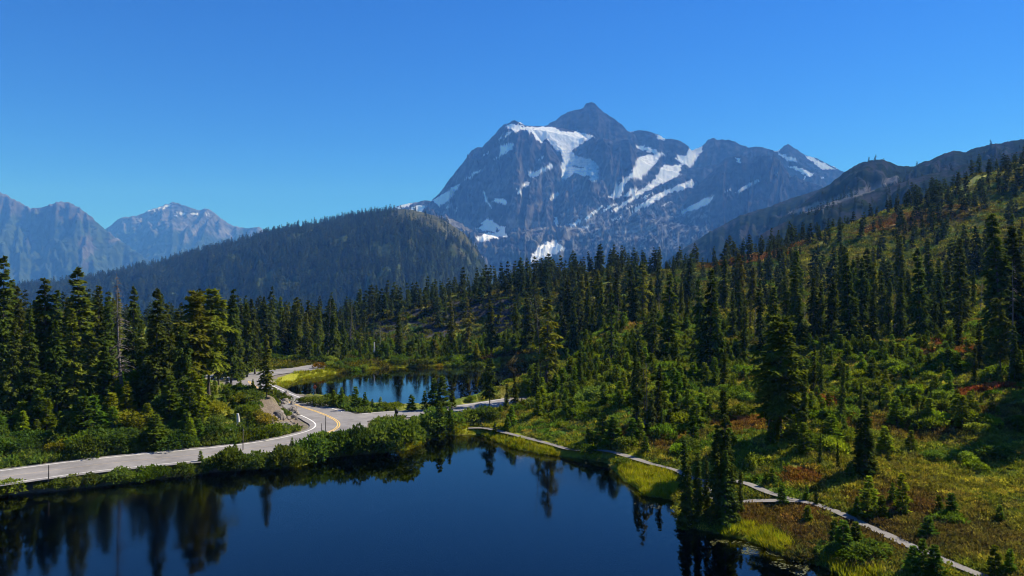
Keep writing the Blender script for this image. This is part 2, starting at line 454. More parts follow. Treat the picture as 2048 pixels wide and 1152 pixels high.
col = land_colour(gx, gy, gzv)
def blend(c, new, t): return c * (1 - t[:, None]) + np.array(new) * t[:, None]
near = np.hypot(gx, gy) < 700
nr = np.where((np.hypot(gx, gy) < 300) & (gy > -40))[0]
def near_dist(pl, closed=False):
    o = np.full(len(gx), 99.0); o[nr] = polydist(gx[nr], gy[nr], pl, closed)[0]
    return o
dA, dB = near_dist(LAKE_A, True), near_dist(LAKE_B, True)
iA, iB = inpoly(gx, gy, LAKE_A), inpoly(gx, gy, LAKE_B)
dRoad = np.minimum(np.minimum(near_dist(ROAD_MAIN) - 4.3, near_dist(ROAD_SIDE) - 3.1), near_dist(ROAD_PARK) - 5.4)
col = blend(col, (0.20, 0.175, 0.15), 1 - sstep(0.4, 1.7, dRoad + 0.7 * fbm(gx / 2, gy / 2, 2, 40)))
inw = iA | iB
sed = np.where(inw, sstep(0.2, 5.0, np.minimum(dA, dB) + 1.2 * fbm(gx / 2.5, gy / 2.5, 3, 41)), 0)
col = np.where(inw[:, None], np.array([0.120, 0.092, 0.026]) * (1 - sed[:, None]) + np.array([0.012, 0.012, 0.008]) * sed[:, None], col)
# bare rock face of the knoll by the bend; steep bank beyond the far lake, its shade painted in
ROCKC = PZ(568, 825, 3.0)
rk = (1 - sstep(2.2, 6.0, np.hypot((gx - ROCKC[0]) * 0.8, (gy - ROCKC[1]) * 0.7) + 1.4 * fbm(gx / 2.2, gy / 2.2, 3, 50)))
col = blend(col, (0.19, 0.155, 0.125), rk * (dRoad > 0.8))
pxs, pys = topx(gx, np.maximum(gy, 1.0), gzv)
bank = ((gy > 288) & (gy < 330) & (pxs > 690) & (pxs < 1060)).astype(float) * sstep(-0.1, 0.2, fbm(gx / 14, gy / 14, 3, 60) + 0.25)
col = blend(col, (0.045, 0.045, 0.047), bank)  # near-black grey puts the bank's shade into the ground colour
col = blend(col, (0.035, 0.050, 0.018), sstep(600, 900, np.hypot(gx, gy)))
SEDGE_AREA = []
def sedge_mask(x, y):
    px, py = topx(x, np.maximum(y, 1.0), np.zeros_like(x))
    m = np.zeros(len(x))
    for poly in [[(980, 864), (1010, 872), (1060, 888), (1110, 898), (1180, 910), (1205, 916), (1205, 922), (1150, 916), (1080, 908), (1025, 896), (988, 882), (960, 868)],
                 [(1225, 922), (1270, 922), (1330, 948), (1352, 975), (1350, 1000), (1318, 996), (1290, 992), (1272, 976), (1246, 962), (1230, 942)],
                 [(1440, 1060), (1500, 1056), (1555, 1078), (1580, 1100), (1575, 1112), (1540, 1098), (1490, 1080), (1445, 1070)],
                 [(860, 864), (960, 862), (965, 868), (885, 872), (858, 880)], [(553, 766), (590, 753), (640, 745), (690, 741), (690, 744), (646, 753), (600, 761), (575, 772), (556, 776)],
                 [(800, 888), (850, 878), (838, 892), (812, 902), (790, 906)], [(575, 932), (610, 924), (640, 917), (620, 928), (590, 935)],
                 [(700, 735), (860, 728), (1000, 724), (1000, 731), (850, 734), (760, 737), (705, 742)], [(1640, 1125), (1690, 1140), (1760, 1165), (1800, 1200), (1760, 1190), (1690, 1155)]]:
        m = np.maximum(m, inpoly(px, py, np.array(poly, float)))
    return m
sm = sedge_mask(gx, gy) * near
col = blend(col, (0.26, 0.27, 0.018), sm * 0.95)
gzv = np.where((sm > 0) & (gzv < 0.08), 0.05 + 0.06 * fbm(gx / 1.5, gy / 1.5, 2, 77), gzv)

m, N, L, out = new_mat('meadow_ground')
at = N.new('ShaderNodeAttribute'); at.attribute_name = 'land'
tx = nnoise(N, L, 2.2, 8.0, 0.7)
rv = ramp(N, L, tx.outputs['Fac'], [(0.25, (0.55, 0.55, 0.55)), (0.75, (1.45, 1.45, 1.45))])
cc = mixc(N, L, 1.0, at.outputs['Color'], rv.outputs[0], 'MULTIPLY')
b = N.new('ShaderNodeBsdfPrincipled'); b.inputs['Roughness'].default_value = 0.95; b.inputs['Specular IOR Level'].default_value = 0.1
L.new(cc, b.inputs['Base Color'])
t2 = nnoise(N, L, 5.0, 8.0, 0.75)
bp = N.new('ShaderNodeBump'); bp.inputs['Strength'].default_value = 0.9; bp.inputs['Distance'].default_value = 0.35
L.new(t2.outputs['Fac'], bp.inputs['Height']); L.new(bp.outputs[0], b.inputs['Normal']); L.new(b.outputs[0], out.inputs['Surface'])
M_GROUND = m
obj('ground', mesh('ground', np.stack([gx, gy, gzv], 1), grid_faces(len(az), len(rr))[:, ::-1], M_GROUND, True, {'land': col}), kind='structure')

# ------------------------------------------------------------------ water
m, N, L, out = new_mat('lake_water')
fr = N.new('ShaderNodeFresnel'); fr.inputs['IOR'].default_value = 1.42
gl = N.new('ShaderNodeBsdfGlossy'); gl.inputs['Color'].default_value = (0.95, 0.97, 1.0, 1)
tr = N.new('ShaderNodeBsdfTransparent'); tr.inputs['Color'].default_value = (0.46, 0.45, 0.28, 1)
tx = nnoise(N, L, 0.035, 3.0, 0.5)
mr = N.new('ShaderNodeMapRange'); mr.inputs['From Min'].default_value = 0.40; mr.inputs['From Max'].default_value = 0.62; mr.inputs['To Min'].default_value = 0.012; mr.inputs['To Max'].default_value = 0.10
L.new(tx.outputs['Fac'], mr.inputs['Value']); L.new(mr.outputs[0], gl.inputs['Roughness'])
w1 = nnoise(N, L, 1.6, 3.0, 0.5)
bp = N.new('ShaderNodeBump'); bp.inputs['Distance'].default_value = 0.02
mr2 = N.new('ShaderNodeMapRange'); mr2.inputs['From Min'].default_value = 0.42; mr2.inputs['From Max'].default_value = 0.6; mr2.inputs['To Min'].default_value = 0.01; mr2.inputs['To Max'].default_value = 0.16
L.new(tx.outputs['Fac'], mr2.inputs['Value']); L.new(mr2.outputs[0], bp.inputs['Strength'])
L.new(w1.outputs['Fac'], bp.inputs['Height']); L.new(bp.outputs[0], gl.inputs['Normal'])
mx = N.new('ShaderNodeMixShader'); L.new(fr.outputs[0], mx.inputs[0]); L.new(tr.outputs[0], mx.inputs[1]); L.new(gl.outputs[0], mx.inputs[2]); L.new(mx.outputs[0], out.inputs['Surface'])
M_WATER = m
def expand(poly, e):
    c = []
    n = len(poly)
    area = sum(poly[i][0] * poly[(i + 1) % n][1] - poly[(i + 1) % n][0] * poly[i][1] for i in range(n))
    sg = 1 if area > 0 else -1
    for i in range(n):
        t = poly[(i + 1) % n] - poly[i - 1]; t = t / (np.linalg.norm(t) + 1e-9)
        c.append(poly[i] + sg * e * np.array([t[1], -t[0]]))
    return np.array(c) if sg > 0 else np.array(c)[::-1]
for nm, lk in (('lake', LAKE_A), ('lake', LAKE_B)):
    e = expand(lk, 1.0)
    me = bpy.data.meshes.new('lake')
    me.from_pydata([(p[0], p[1], 0.0) for p in e], [], [list(range(len(e)))])
    me.materials.append(M_WATER)
    obj(nm, me, kind='structure')

# ------------------------------------------------------------------ roads, lines, trail
def asphalt(name, stops):
    m, N, L, out = new_mat(name)
    tx = nnoise(N, L, 0.35, 6.0, 0.65); r = ramp(N, L, tx.outputs['Fac'], stops)
    t3 = nnoise(N, L, 14.0, 3.0, 0.7); r3 = ramp(N, L, t3.outputs['Fac'], [(0.3, (0.8, 0.8, 0.8)), (0.7, (1.18, 1.18, 1.18))])
    c = mixc(N, L, 1.0, r.outputs[0], r3.outputs[0], 'MULTIPLY')
    b = N.new('ShaderNodeBsdfPrincipled'); b.inputs['Roughness'].default_value = 0.85; b.inputs['Specular IOR Level'].default_value = 0.35
    L.new(c, b.inputs['Base Color']); L.new(b.outputs[0], out.inputs['Surface'])
    return m
M_ROAD = asphalt('worn_asphalt', [(0.32, (0.150, 0.142, 0.141)), (0.5, (0.205, 0.194, 0.192)), (0.68, (0.250, 0.236, 0.232))])
M_TRAIL = asphalt('paved_trail', [(0.3, (0.135, 0.125, 0.115)), (0.7, (0.21, 0.195, 0.182))])
M_WHITE = asphalt('white_road_paint', [(0.3, (0.66, 0.65, 0.63)), (0.7, (0.80, 0.79, 0.77))])
M_YELLOW = asphalt('yellow_road_paint', [(0.3, (0.62, 0.40, 0.10)), (0.7, (0.78, 0.50, 0.13))])

M_WORN = asphalt('worn_road_paint', [(0.3, (0.27, 0.23, 0.19)), (0.7, (0.36, 0.31, 0.25))])

def ribbon(name, pl, off0, off1, dz, mat, drape=False, jag=0.0, n=4):
    pl = np.asarray(pl)
    t = np.gradient(pl[:, :2], axis=0); t /= np.linalg.norm(t, axis=1)[:, None]
    nrm = np.stack([-t[:, 1], t[:, 0]], 1)                # to the left of the way
    o = np.linspace(off0, off1, n)
    xy = pl[:, None, :2] + nrm[:, None] * o[None, :, None]
    if jag:
        s = np.arange(len(pl))
        xy[:, 0] += nrm * (jag * fbm(s * 0.08, s * 0, 2, 5))[:, None]; xy[:, -1] += nrm * (jag * fbm(s * 0.08, s * 0 + 9, 2, 6))[:, None]
    z = ground_z(xy[..., 0], xy[..., 1]) if drape else np.broadcast_to(pl[:, None, 2], xy.shape[:2])
    V = np.concatenate([xy, (z + dz)[..., None]], 2).reshape(-1, 3)
    return mesh(name, V, grid_faces(len(pl), n)[:, ::-1], mat)

def resample(pl, step):
    pl = np.asarray(pl); s = np.concatenate([[0], np.cumsum(np.linalg.norm(np.diff(pl[:, :2], axis=0), axis=1))])
    q = np.arange(0, s[-1], step)
    return np.stack([np.interp(q, s, pl[:, k]) for k in range(pl.shape[1])], 1)

RM, RS, RP = resample(ROAD_MAIN, 1.0), resample(ROAD_SIDE, 1.0), resample(ROAD_PARK, 1.0)
obj('road', ribbon('road', RM, -4.4, 4.4, 0.024, M_ROAD, jag=0.35, n=6), kind='structure')
obj('side_road', ribbon('side_road', RS, -3.2, 3.4, 0.012, M_ROAD, jag=0.3, n=6), kind='structure')
obj('parking_area', ribbon('parking_area', RP, -5.6, 5.6, 0.0, M_ROAD, jag=0.6, n=6), kind='structure')
SPLIT = int(np.argmin(np.hypot(RM[:, 0] - PZ(676, 845, 1.25)[0], RM[:, 1] - PZ(676, 845, 1.25)[1])))
obj('road_edge_line', ribbon('road_edge_line', RM[:SPLIT + 45], 3.32, 3.50, 0.036, M_WHITE, n=2), kind='structure')
obj('road_edge_line', ribbon('road_edge_line', RM[SPLIT + 9:SPLIT + 60], -3.5, -3.32, 0.036, M_WHITE, n=2), kind='structure')
obj('road_edge_line', ribbon('road_edge_line', RM[:SPLIT - 14], -3.5, -3.36, 0.036, M_WHITE, n=2), kind='structure')
obj('road_edge_line', ribbon('road_edge_line', RS[7:], -2.75, -2.6, 0.024, M_WHITE, n=2), kind='structure')
obj('road_edge_line', ribbon('road_edge_line', RS[7:], 2.75, 2.9, 0.024, M_WHITE, n=2), kind='structure')
for s in (-1, 1):
    obj('road_centre_line', ribbon('road_centre_line', RM[SPLIT - 9:SPLIT + 60], s * 0.16 - 0.075, s * 0.16 + 0.075, 0.036, M_YELLOW, n=2), kind='structure')
obj('road_centre_line', ribbon('road_centre_line', RM[:SPLIT - 8], -0.09, 0.09, 0.036, M_WORN, n=2), kind='structure')
def drape_line(pts):
    w = []
    for x, y in pts:
        d = 20 * FPX / (y - CY)
        for _ in range(12):
            X = (x - CX) / FPX * d
            d = 0.5 * d + 0.5 * (CAM_H - max(gz(X, d), 0.1)) * FPX / (y - CY)
        w.append(((x - CX) / FPX * d, d, 0.0))
    return resample(catmull(w, 10), 0.5)
TA, TB = drape_line(TRAIL_A), drape_line(TRAIL_B)
def smooth_z(pl, off):
    z = ground_z(pl[:, 0], pl[:, 1]); q = np.maximum(np.maximum(z, ground_z(pl[:, 0] + 0.7, pl[:, 1])), np.maximum(ground_z(pl[:, 0] - 0.7, pl[:, 1]), ground_z(pl[:, 0], pl[:, 1] - 0.6)))
    k = np.ones(9) / 9
    q = np.convolve(np.pad(q, 4, mode='edge'), k, 'valid')
    return np.concatenate([pl[:, :2], (q + off)[:, None]], 1)
TA, TB = smooth_z(TA, 0.14), smooth_z(TB, 0.13)
obj('trail', ribbon('trail', TA, -0.5, 0.5, 0.0, M_TRAIL, jag=0.18), kind='structure')
obj('trail', ribbon('trail', TB, -0.45, 0.45, -0.012, M_TRAIL, jag=0.18), kind='structure')

# ------------------------------------------------------------------ mountains and far hills
def mountain_mat(name, bump_scale, bump_dist, tex_scale):
    m, N, L, out = new_mat(name)
    at = N.new('ShaderNodeAttribute'); at.attribute_name = 'land'
    tx = nnoise(N, L, tex_scale, 8.0, 0.7)
    rv = ramp(N, L, tx.outputs['Fac'], [(0.25, (0.6, 0.6, 0.6)), (0.75, (1.35, 1.35, 1.35))])
    cc = mixc(N, L, 1.0, at.outputs['Color'], rv.outputs[0], 'MULTIPLY')
    b = N.new('ShaderNodeBsdfDiffuse'); b.inputs['Roughness'].default_value = 0.8
    sn = N.new('ShaderNodeMapRange'); sn.inputs['From Min'].default_value = 0.42; sn.inputs['From Max'].default_value = 0.6
    bw = N.new('ShaderNodeRGBToBW'); L.new(at.outputs['Color'], bw.inputs[0]); L.new(bw.outputs[0], sn.inputs['Value'])
    cc = mixc(N, L, sn.outputs[0], cc, at.outputs['Color'])
    L.new(cc, b.inputs['Color'])
    t2 = nnoise(N, L, bump_scale, 10.0, 0.62)
    t2.noise_type = 'RIDGED_MULTIFRACTAL'
    bp = N.new('ShaderNodeBump'); bp.inputs['Strength'].default_value = 0.8
    sb = N.new('ShaderNodeMapRange'); sb.inputs['To Min'].default_value = 0.8; sb.inputs['To Max'].default_value = 0.12
    L.new(sn.outputs[0], sb.inputs['Value']); L.new(sb.outputs[0], bp.inputs['Strength']); bp.inputs['Distance'].default_value = bump_dist
    L.new(t2.outputs['Fac'], bp.inputs['Height']); L.new(bp.outputs[0], b.inputs['Normal']); L.new(b.outputs[0], out.inputs['Surface'])
    return m
M_MOUNT = mountain_mat('mountain_rock_and_snow', 0.012, 55.0, 0.03)
M_HILL = mountain_mat('hillside', 0.03, 5.0, 0.05)

def massif(name, px0, px1, npx, d0, d1, nd, layers, floor, rough, colour, mat, calm=None):
    px = np.linspace(px0, px1, npx)
    dd = np.linspace(d0, d1, nd) if np.isscalar(d0) else d0
    P, D = np.meshgrid(px, dd, indexing='ij')
    X = (P - CX) / FPX * D
    hold = np.zeros(P.shape)
    for step in range(2 if calm else 1):
      if step:
        py = CY - (Z - CAM_H) / D * FPX
        for q in calm: hold = np.maximum(hold, inpoly(P, py, np.array(q)))
        for ax in (0, 1, 0, 1):
            rb = 9 if ax == 0 else 16
            pad = np.pad(hold, [(rb + 1, rb) if q == ax else (0, 0) for q in (0, 1)], mode='edge'); cs = np.cumsum(pad, axis=ax)
            hold = ((cs[2 * rb + 1:] - cs[:-2 * rb - 1]) if ax == 0 else (cs[:, 2 * rb + 1:] - cs[:, :-2 * rb - 1])) / (2 * rb + 1)
      SW = np.zeros(P.shape)
      Z = np.full(P.shape, float(floor)); which = np.zeros(P.shape, int)
      for k, ly in enumerate(layers):
        cp = np.array(ly['crest'], float)
        Dc = np.interp(px, *np.array(ly['D'], float).T) if isinstance(ly['D'], list) else np.full(len(px), float(ly['D']))
        jag = ly.get('jag', 3.0)
        cy_ = np.interp(px, cp[:, 0], cp[:, 1]) + jag * 0.5 * (fbm(px / 9.0, px * 0 + k, 4, 100 + k, 0.6))
        zc = CAM_H + (CY - cy_) / FPX * Dc
        ends = np.maximum(np.clip(cp[0, 0] - px, 0, None), np.clip(px - cp[-1, 0], 0, None))
        zc = zc - ends * ly.get('side', 6.0)
        rib = ly.get('rib', 0.0) * (1 - 0.85 * hold)
        S = Dc[:, None] - D
        warp = 0.8 * fbm(P / 60.0, D / 1300.0, 3, 140 + k) + ly.get('lean', 0.0007) * S
        wgt = np.clip(np.abs(S) / 220.0, 0, 1)
        S2 = S - rib * wgt * (ridged(P / ly.get('ribw', 48.0) + warp, D / 2400.0, 2, 120 + k, 0.5) - 0.55)
        fs, fd = np.array(ly['front'], float).T
        drop = np.where(S2 > 0, np.interp(S2, fs, fd) + np.clip(S2 - fs[-1], 0, None) * (fd[-1] - fd[-2]) / (fs[-1] - fs[-2]), -S2 * ly.get('back', 1.0))
        drop = np.where(S > 0, np.maximum(drop, 0), np.maximum(drop, -S * ly.get('back', 1.0) * 0.6))
        zl = zc[:, None] - drop
        SW = np.where(zl > Z, np.abs(S), SW)
        which = np.where(zl > Z, k + 1, which)
        Z = np.maximum(Z, zl)
    crest_w = np.clip((Z - floor) / 120.0, 0, 1)
    Z = Z + crest_w * rough(X, D, P) * np.clip(SW / 170.0, 0.12, 1) * (1 - 0.8 * hold)
    py = CY - (Z - CAM_H) / D * FPX
    gy_, gx_ = np.gradient(Z, axis=1) / np.gradient(D, axis=1), np.gradient(Z, axis=0) / np.maximum(np.gradient(X, axis=0), 1e-6)
    slope = np.hypot(gx_, gy_)
    c = colour(P, py, X, D, Z, slope, which).reshape(-1, 3)
    V = np.stack([X, D, Z], -1).reshape(-1, 3)
    o = obj(name, mesh(name, V, grid_faces(npx, nd)[:, ::-1], mat, True, {'land': c}), kind='structure')
    return dict(px=px, dd=dd, Z=Z, which=which, slope=slope, o=o)

def z1(x, y, s=.2934, ox=780, oy=190): return (ox + x * s, oy + y * s)
def z3(x, y): return z1(x, y, .2691, 1200, 230)
SNOW = [[z1(*p) for p in q] for q in [
    [(785, 200), (835, 192), (900, 212), (970, 222), (1095, 218), (1130, 225), (1180, 250), (1260, 252), (1330, 262), (1392, 285), (1330, 312), (1300, 335), (1245, 380), (1258, 430), (1242, 485), (1300, 500), (1342, 500), (1352, 545), (1320, 552), (1250, 522), (1232, 560), (1180, 572), (1162, 500), (1180, 450), (1165, 390), (1110, 360), (1090, 312), (1050, 300), (1040, 325), (1000, 312), (968, 262), (930, 236), (850, 248), (800, 222)],
    [(1262, 425), (1330, 438), (1392, 458), (1414, 500), (1412, 570), (1368, 578), (1350, 545), (1340, 500), (1250, 482)], [(870, 175), (905, 182), (910, 203), (880, 195)],
    [(835, 332), (790, 338), (748, 362), (762, 390), (708, 442), (770, 402), (828, 365)], [(825, 250), (800, 280), (770, 310), (790, 270)], [(765, 270), (745, 305), (740, 300)], [(630, 410), (690, 375), (660, 402)],
    [(300, 712), (400, 655), (465, 612), (430, 672), (395, 715), (340, 756)], [(520, 570), (560, 535), (612, 518), (600, 535)], [(372, 770), (430, 740), (405, 770)], [(435, 790), (460, 770), (440, 792)],
    [(596, 912), (635, 876), (665, 842), (735, 890), (708, 930), (640, 920)], [(585, 968), (640, 955), (700, 940), (760, 930), (800, 962), (720, 972), (620, 998)], [(740, 900), (790, 895), (780, 935), (745, 930)],
    [(960, 1120), (1000, 1060), (1060, 1012), (1120, 1005), (1180, 1045), (1130, 1078), (1040, 1112), (980, 1135)], [(38, 765), (100, 742), (150, 738), (130, 752), (60, 778)], [(135, 785), (180, 755), (232, 758), (212, 796), (150, 792)],
    [(1685, 348), (1780, 362), (1882, 415), (1830, 402), (1760, 388), (1700, 365)], [(1700, 432), (1836, 420), (1800, 472), (1700, 572), (1640, 562), (1605, 602), (1580, 685), (1508, 682), (1560, 612), (1640, 540)],
    [(1850, 492), (1900, 500), (1972, 490), (1940, 562), (1750, 652), (1640, 720), (1560, 772), (1535, 768), (1650, 690), (1800, 582)], [(2045, 588), (2045, 632), (1900, 672), (1780, 742), (1660, 792), (1700, 752), (1830, 672)],
    [(1965, 420), (2050, 415), (2050, 480), (2010, 470)], [(940, 530), (1000, 520), (1095, 470), (1090, 500), (1010, 540), (980, 560)], [(900, 620), (935, 590), (965, 600), (925, 625)], [(1000, 455), (1050, 405), (1040, 430)],
    [(1380, 800), (1440, 760), (1430, 780), (1340, 850), (1335, 838)], [(1120, 830), (1140, 832), (1145, 900), (1125, 870)], [(1640, 640), (1690, 640), (1660, 680), (1600, 690)], [(1980, 790), (2050, 770), (2045, 790)]]]
SNOW += [[z1(*p) for p in q] for q in [
    [(1090, 700), (1150, 660), (1140, 690), (1100, 720)], [(1480, 760), (1560, 735), (1520, 760), (1450, 790)], [(1230, 880), (1300, 850), (1290, 870), (1240, 900)], [(1300, 910), (1370, 880), (1350, 905)], [(700, 720), (760, 700), (800, 730), (780, 745)],
    [(640, 660), (655, 700), (690, 760), (670, 750), (635, 690)], [(860, 640), (900, 660), (880, 680)], [(1600, 780), (1680, 740), (1620, 780)], [(1720, 700), (1800, 660), (1740, 705)], [(1840, 760), (1930, 720), (1880, 750)], [(1500, 850), (1580, 830), (1540, 850)]]]
SNOW += [[z3(*p) for p in q] for q in [
    [(205, 98), (258, 106), (230, 124)], [(415, 143), (488, 168), (480, 182), (440, 176)], [(565, 317), (640, 308), (670, 238), (748, 234), (752, 266), (705, 330), (672, 382), (600, 342)],
    [(600, 722), (690, 668), (842, 602), (800, 656), (700, 702), (640, 724)], [(915, 572), (985, 545), (970, 562)], [(1010, 570), (1090, 520), (1180, 488), (1100, 535), (1040, 572)], [(1290, 440), (1330, 428), (1300, 445)],
    [(1412, 384), (1500, 398), (1582, 442), (1550, 452), (1460, 410)], [(1525, 303), (1600, 328), (1665, 362), (1742, 396), (1720, 406), (1640, 392), (1600, 362)], [(1288, 262), (1345, 248), (1320, 277)], [(1730, 370), (1780, 388), (1760, 395)],
    [(1005, 320), (1030, 325), (1050, 362), (1030, 350)], [(1510, 470), (1530, 450), (1515, 485)], [(1640, 462), (1675, 455), (1660, 470)], [(1320, 285), (1450, 320), (1455, 350), (1400, 340)], [(590, 445), (620, 430), (600, 450)]]]
SNOW = [[(np.mean([p[0] for p in q]) + 1.12 * (x - np.mean([p[0] for p in q])), np.mean([p[1] for p in q]) + 1.15 * (y - np.mean([p[1] for p in q]))) for x, y in q] if i else q for i, q in enumerate(SNOW)]
BLUE_ICE = {1, len(SNOW) - 2}
TALUS = [[z1(*p) for p in q] for q in [
    [(300, 790), (420, 810), (520, 860), (600, 920), (620, 1000), (700, 1050), (900, 1000), (1180, 1000), (1200, 1150), (600, 1150), (560, 1050), (480, 950), (380, 860)],
    [(1400, 930), (1600, 890), (1840, 845), (1750, 960), (1600, 1010), (1440, 1000)], [(800, 840), (1100, 880), (1140, 960), (1000, 1010), (820, 960)], [(1050, 560), (1100, 580), (1100, 700), (1070, 720)], [(1180, 900), (1400, 820), (1350, 960), (1190, 990)]]]

def shuksan_colour(P, py, X, D, Z, slope, which):
    n1, n2 = fbm(X / 160, Z / 90, 4, 200), fbm(X / 45, Z / 30, 3, 201)
    c = np.empty(P.shape + (3,)); c[:] = (0.052, 0.048, 0.046)
    c *= (1 + 0.6 * n1 + 0.6 * n2)[..., None]
    st = ridged((P + 0.28 * py) / 21, py / 70, 3, 210)
    c *= (1 + 0.10 * np.clip(st, -1, 1))[..., None]
    def put(t, new):
        nonlocal c
        c = c * (1 - t[..., None]) + np.array(new) * t[..., None]
    jx, jy = P + 3.2 * fbm(P / 9, py / 7, 4, 220, 0.6), py + 2.6 * fbm(P / 9, py / 7, 4, 221, 0.6)
    for q in TALUS:
        q = np.array(q); t = inpoly(jx + 4 * n1, jy + 4 * n2, q).astype(float)
        put(t * np.clip(0.75 + 0.9 * n2 + 0.4 * n1, 0, 1), (0.19, 0.178, 0.165))
    # scrub and forest on the lowest slopes, and the streaked rubble between
    veg = sstep(455, 520, py) * sstep(-0.25, 0.25, n1 + 0.3 * n2 - 0.15)
    put(veg * 0.8, (0.050, 0.068, 0.028))
    streak = sstep(0.95, 1.3, ridged((P - 0.75 * py) / 34, (py + 0.5 * P) / 10, 3, 230)) * sstep(395, 430, py) * (P > 1120) * (P < 1420) * (1 - sstep(490, 520, py))
    put(streak * 0.38, (0.55, 0.57, 0.60))
    thin = sstep(0.95, 1.25, ridged((P + 0.4 * py) / 14, py / 34, 3, 231)) * sstep(300, 340, py) * (1 - sstep(440, 480, py)) * (P < 1240)
    put(thin * 0.3, (0.36, 0.35, 0.35))
    for k, q in enumerate(SNOW):
        q = np.array(q); t = inpoly(jx, jy, q).astype(float)
        put(t, (0.50, 0.62, 0.72) if k in BLUE_ICE else (0.95, 0.95, 0.95))
    crev = sstep(0.75, 1.1, ridged(P / 14, py / 3.2, 3, 240)) * ((P > 1115) & (P < 1200) & (py > 300))
    c = np.where((c[..., :1] > 0.4) & (crev[..., None] > 0.4), c * np.array([0.62, 0.72, 0.82]), c)
    return np.clip(c, 0.01, 0.95)

def shuksan_rough(X, D, P):
    return 72 * (ridged(X / 400 + 0.35 * fbm(X / 500, D / 500, 2, 7), D / 400, 6, 300, 0.52) - 0.95) + 15 * (ridged(X / 75, D / 75, 4, 301, 0.55) - 0.8)

STEEP = [(0, 0), (150, 190), (420, 540), (800, 920), (1300, 1240), (2200, 1560)]
massif('mountain', 745, 1790, 800, 4000, 7500, 680, [
    dict(crest=[(1070, 262), (1090, 252), (1105, 244), (1122, 232), (1136, 225), (1148, 221), (1160, 219), (1167, 215), (1172, 207), (1184, 204), (1192, 208), (1198, 216), (1208, 224), (1224, 234), (1242, 248), (1254, 260), (1270, 268)], D=[(1070, 6800), (1175, 6640), (1270, 6520)], front=[(0, 0), (260, 330), (700, 620)], rib=60, side=9.0, jag=2.5),
    dict(crest=[(1240, 265), (1258, 263), (1280, 258), (1300, 262), (1318, 270), (1330, 277), (1345, 277), (1362, 281), (1376, 291), (1384, 303)], D=[(1240, 6640), (1384, 6460)], front=[(0, 0), (150, 230), (700, 560)], rib=50, side=10.0, jag=2.5),
    dict(crest=[(1000, 256), (1012, 249), (1050, 251), (1085, 253), (1120, 256), (1150, 262), (1190, 270)], D=6450, front=[(0, 0), (220, 95), (450, 400), (800, 740)], rib=25, side=6.0, jag=1.0),
    dict(crest=[(760, 440), (790, 432), (830, 420), (862, 402), (880, 385), (897, 362), (915, 338), (930, 320), (943, 300), (955, 293), (964, 292), (975, 280), (986, 271), (1000, 259), (1010, 250), (1018, 245), (1028, 241), (1040, 244), (1054, 252), (1064, 258), (1072, 267), (1084, 284), (1092, 283), (1104, 297), (1118, 318), (1126, 340), (1150, 352), (1166, 318), (1180, 288), (1200, 278), (1230, 280), (1256, 277), (1266, 295), (1280, 316), (1300, 330), (1330, 338), (1380, 350)], D=[(760, 6480), (900, 6260), (1010, 6040), (1126, 5860), (1152, 6060), (1262, 5860), (1300, 6000), (1380, 6100)], front=STEEP, rib=175, ribw=70, jag=2.6),
    dict(crest=[(1366, 312), (1380, 302), (1395, 296), (1405, 291), (1416, 279), (1426, 276), (1440, 279), (1462, 280), (1480, 289), (1498, 295), (1515, 293), (1540, 299), (1556, 306), (1580, 318), (1640, 350)], D=[(1366, 6640), (1640, 6300)], front=[(0, 0), (200, 260), (700, 620), (1500, 1000)], rib=90, ribw=50, jag=3.5),
    dict(crest=[(1530, 312), (1546, 303), (1560, 299), (1568, 292), (1575, 287), (1584, 293), (1598, 303), (1610, 311), (1636, 318), (1650, 326), (1668, 333), (1686, 343), (1725, 362)], D=[(1530, 7100), (1725, 6850)], front=[(0, 0), (250, 280), (900, 700)], rib=60, jag=2.5),
    dict(crest=[(1250, 400), (1290, 372), (1330, 350), (1370, 338), (1420, 330), (1470, 322)], D=6150, front=[(0, 0), (400, 330), (1400, 900)], rib=90, ribw=40, jag=3.0),
    dict(crest=[(1295, 470), (1330, 438), (1368, 402), (1400, 368), (1426, 340), (1450, 318), (1470, 313), (1486, 311), (1500, 316), (1520, 312), (1540, 311), (1556, 318), (1568, 334), (1580, 352), (1610, 362), (1660, 378), (1740, 400)], D=[(1295, 5820), (1500, 5450), (1740, 5250)], front=[(0, 0), (300, 290), (900, 720), (1600, 1000)], rib=170, ribw=64, jag=3.5),
    dict(crest=[(770, 445), (800, 428), (830, 424), (860, 424), (900, 438), (950, 462), (1000, 474), (1060, 456), (1120, 452), (1180, 458), (1240, 446), (1300, 436), (1380, 452), (1450, 462), (1560, 480)], D=4950, front=[(0, 0), (300, 140), (900, 420)], rib=90, ribw=30, jag=5.0),
    dict(crest=[(770, 425), (795, 411), (815, 407), (835, 405), (850, 401), (862, 402), (880, 420)], D=6400, front=[(0, 0), (300, 190), (900, 600)], rib=30, jag=1.5),
], -170, shuksan_rough, shuksan_colour, M_MOUNT, SNOW)

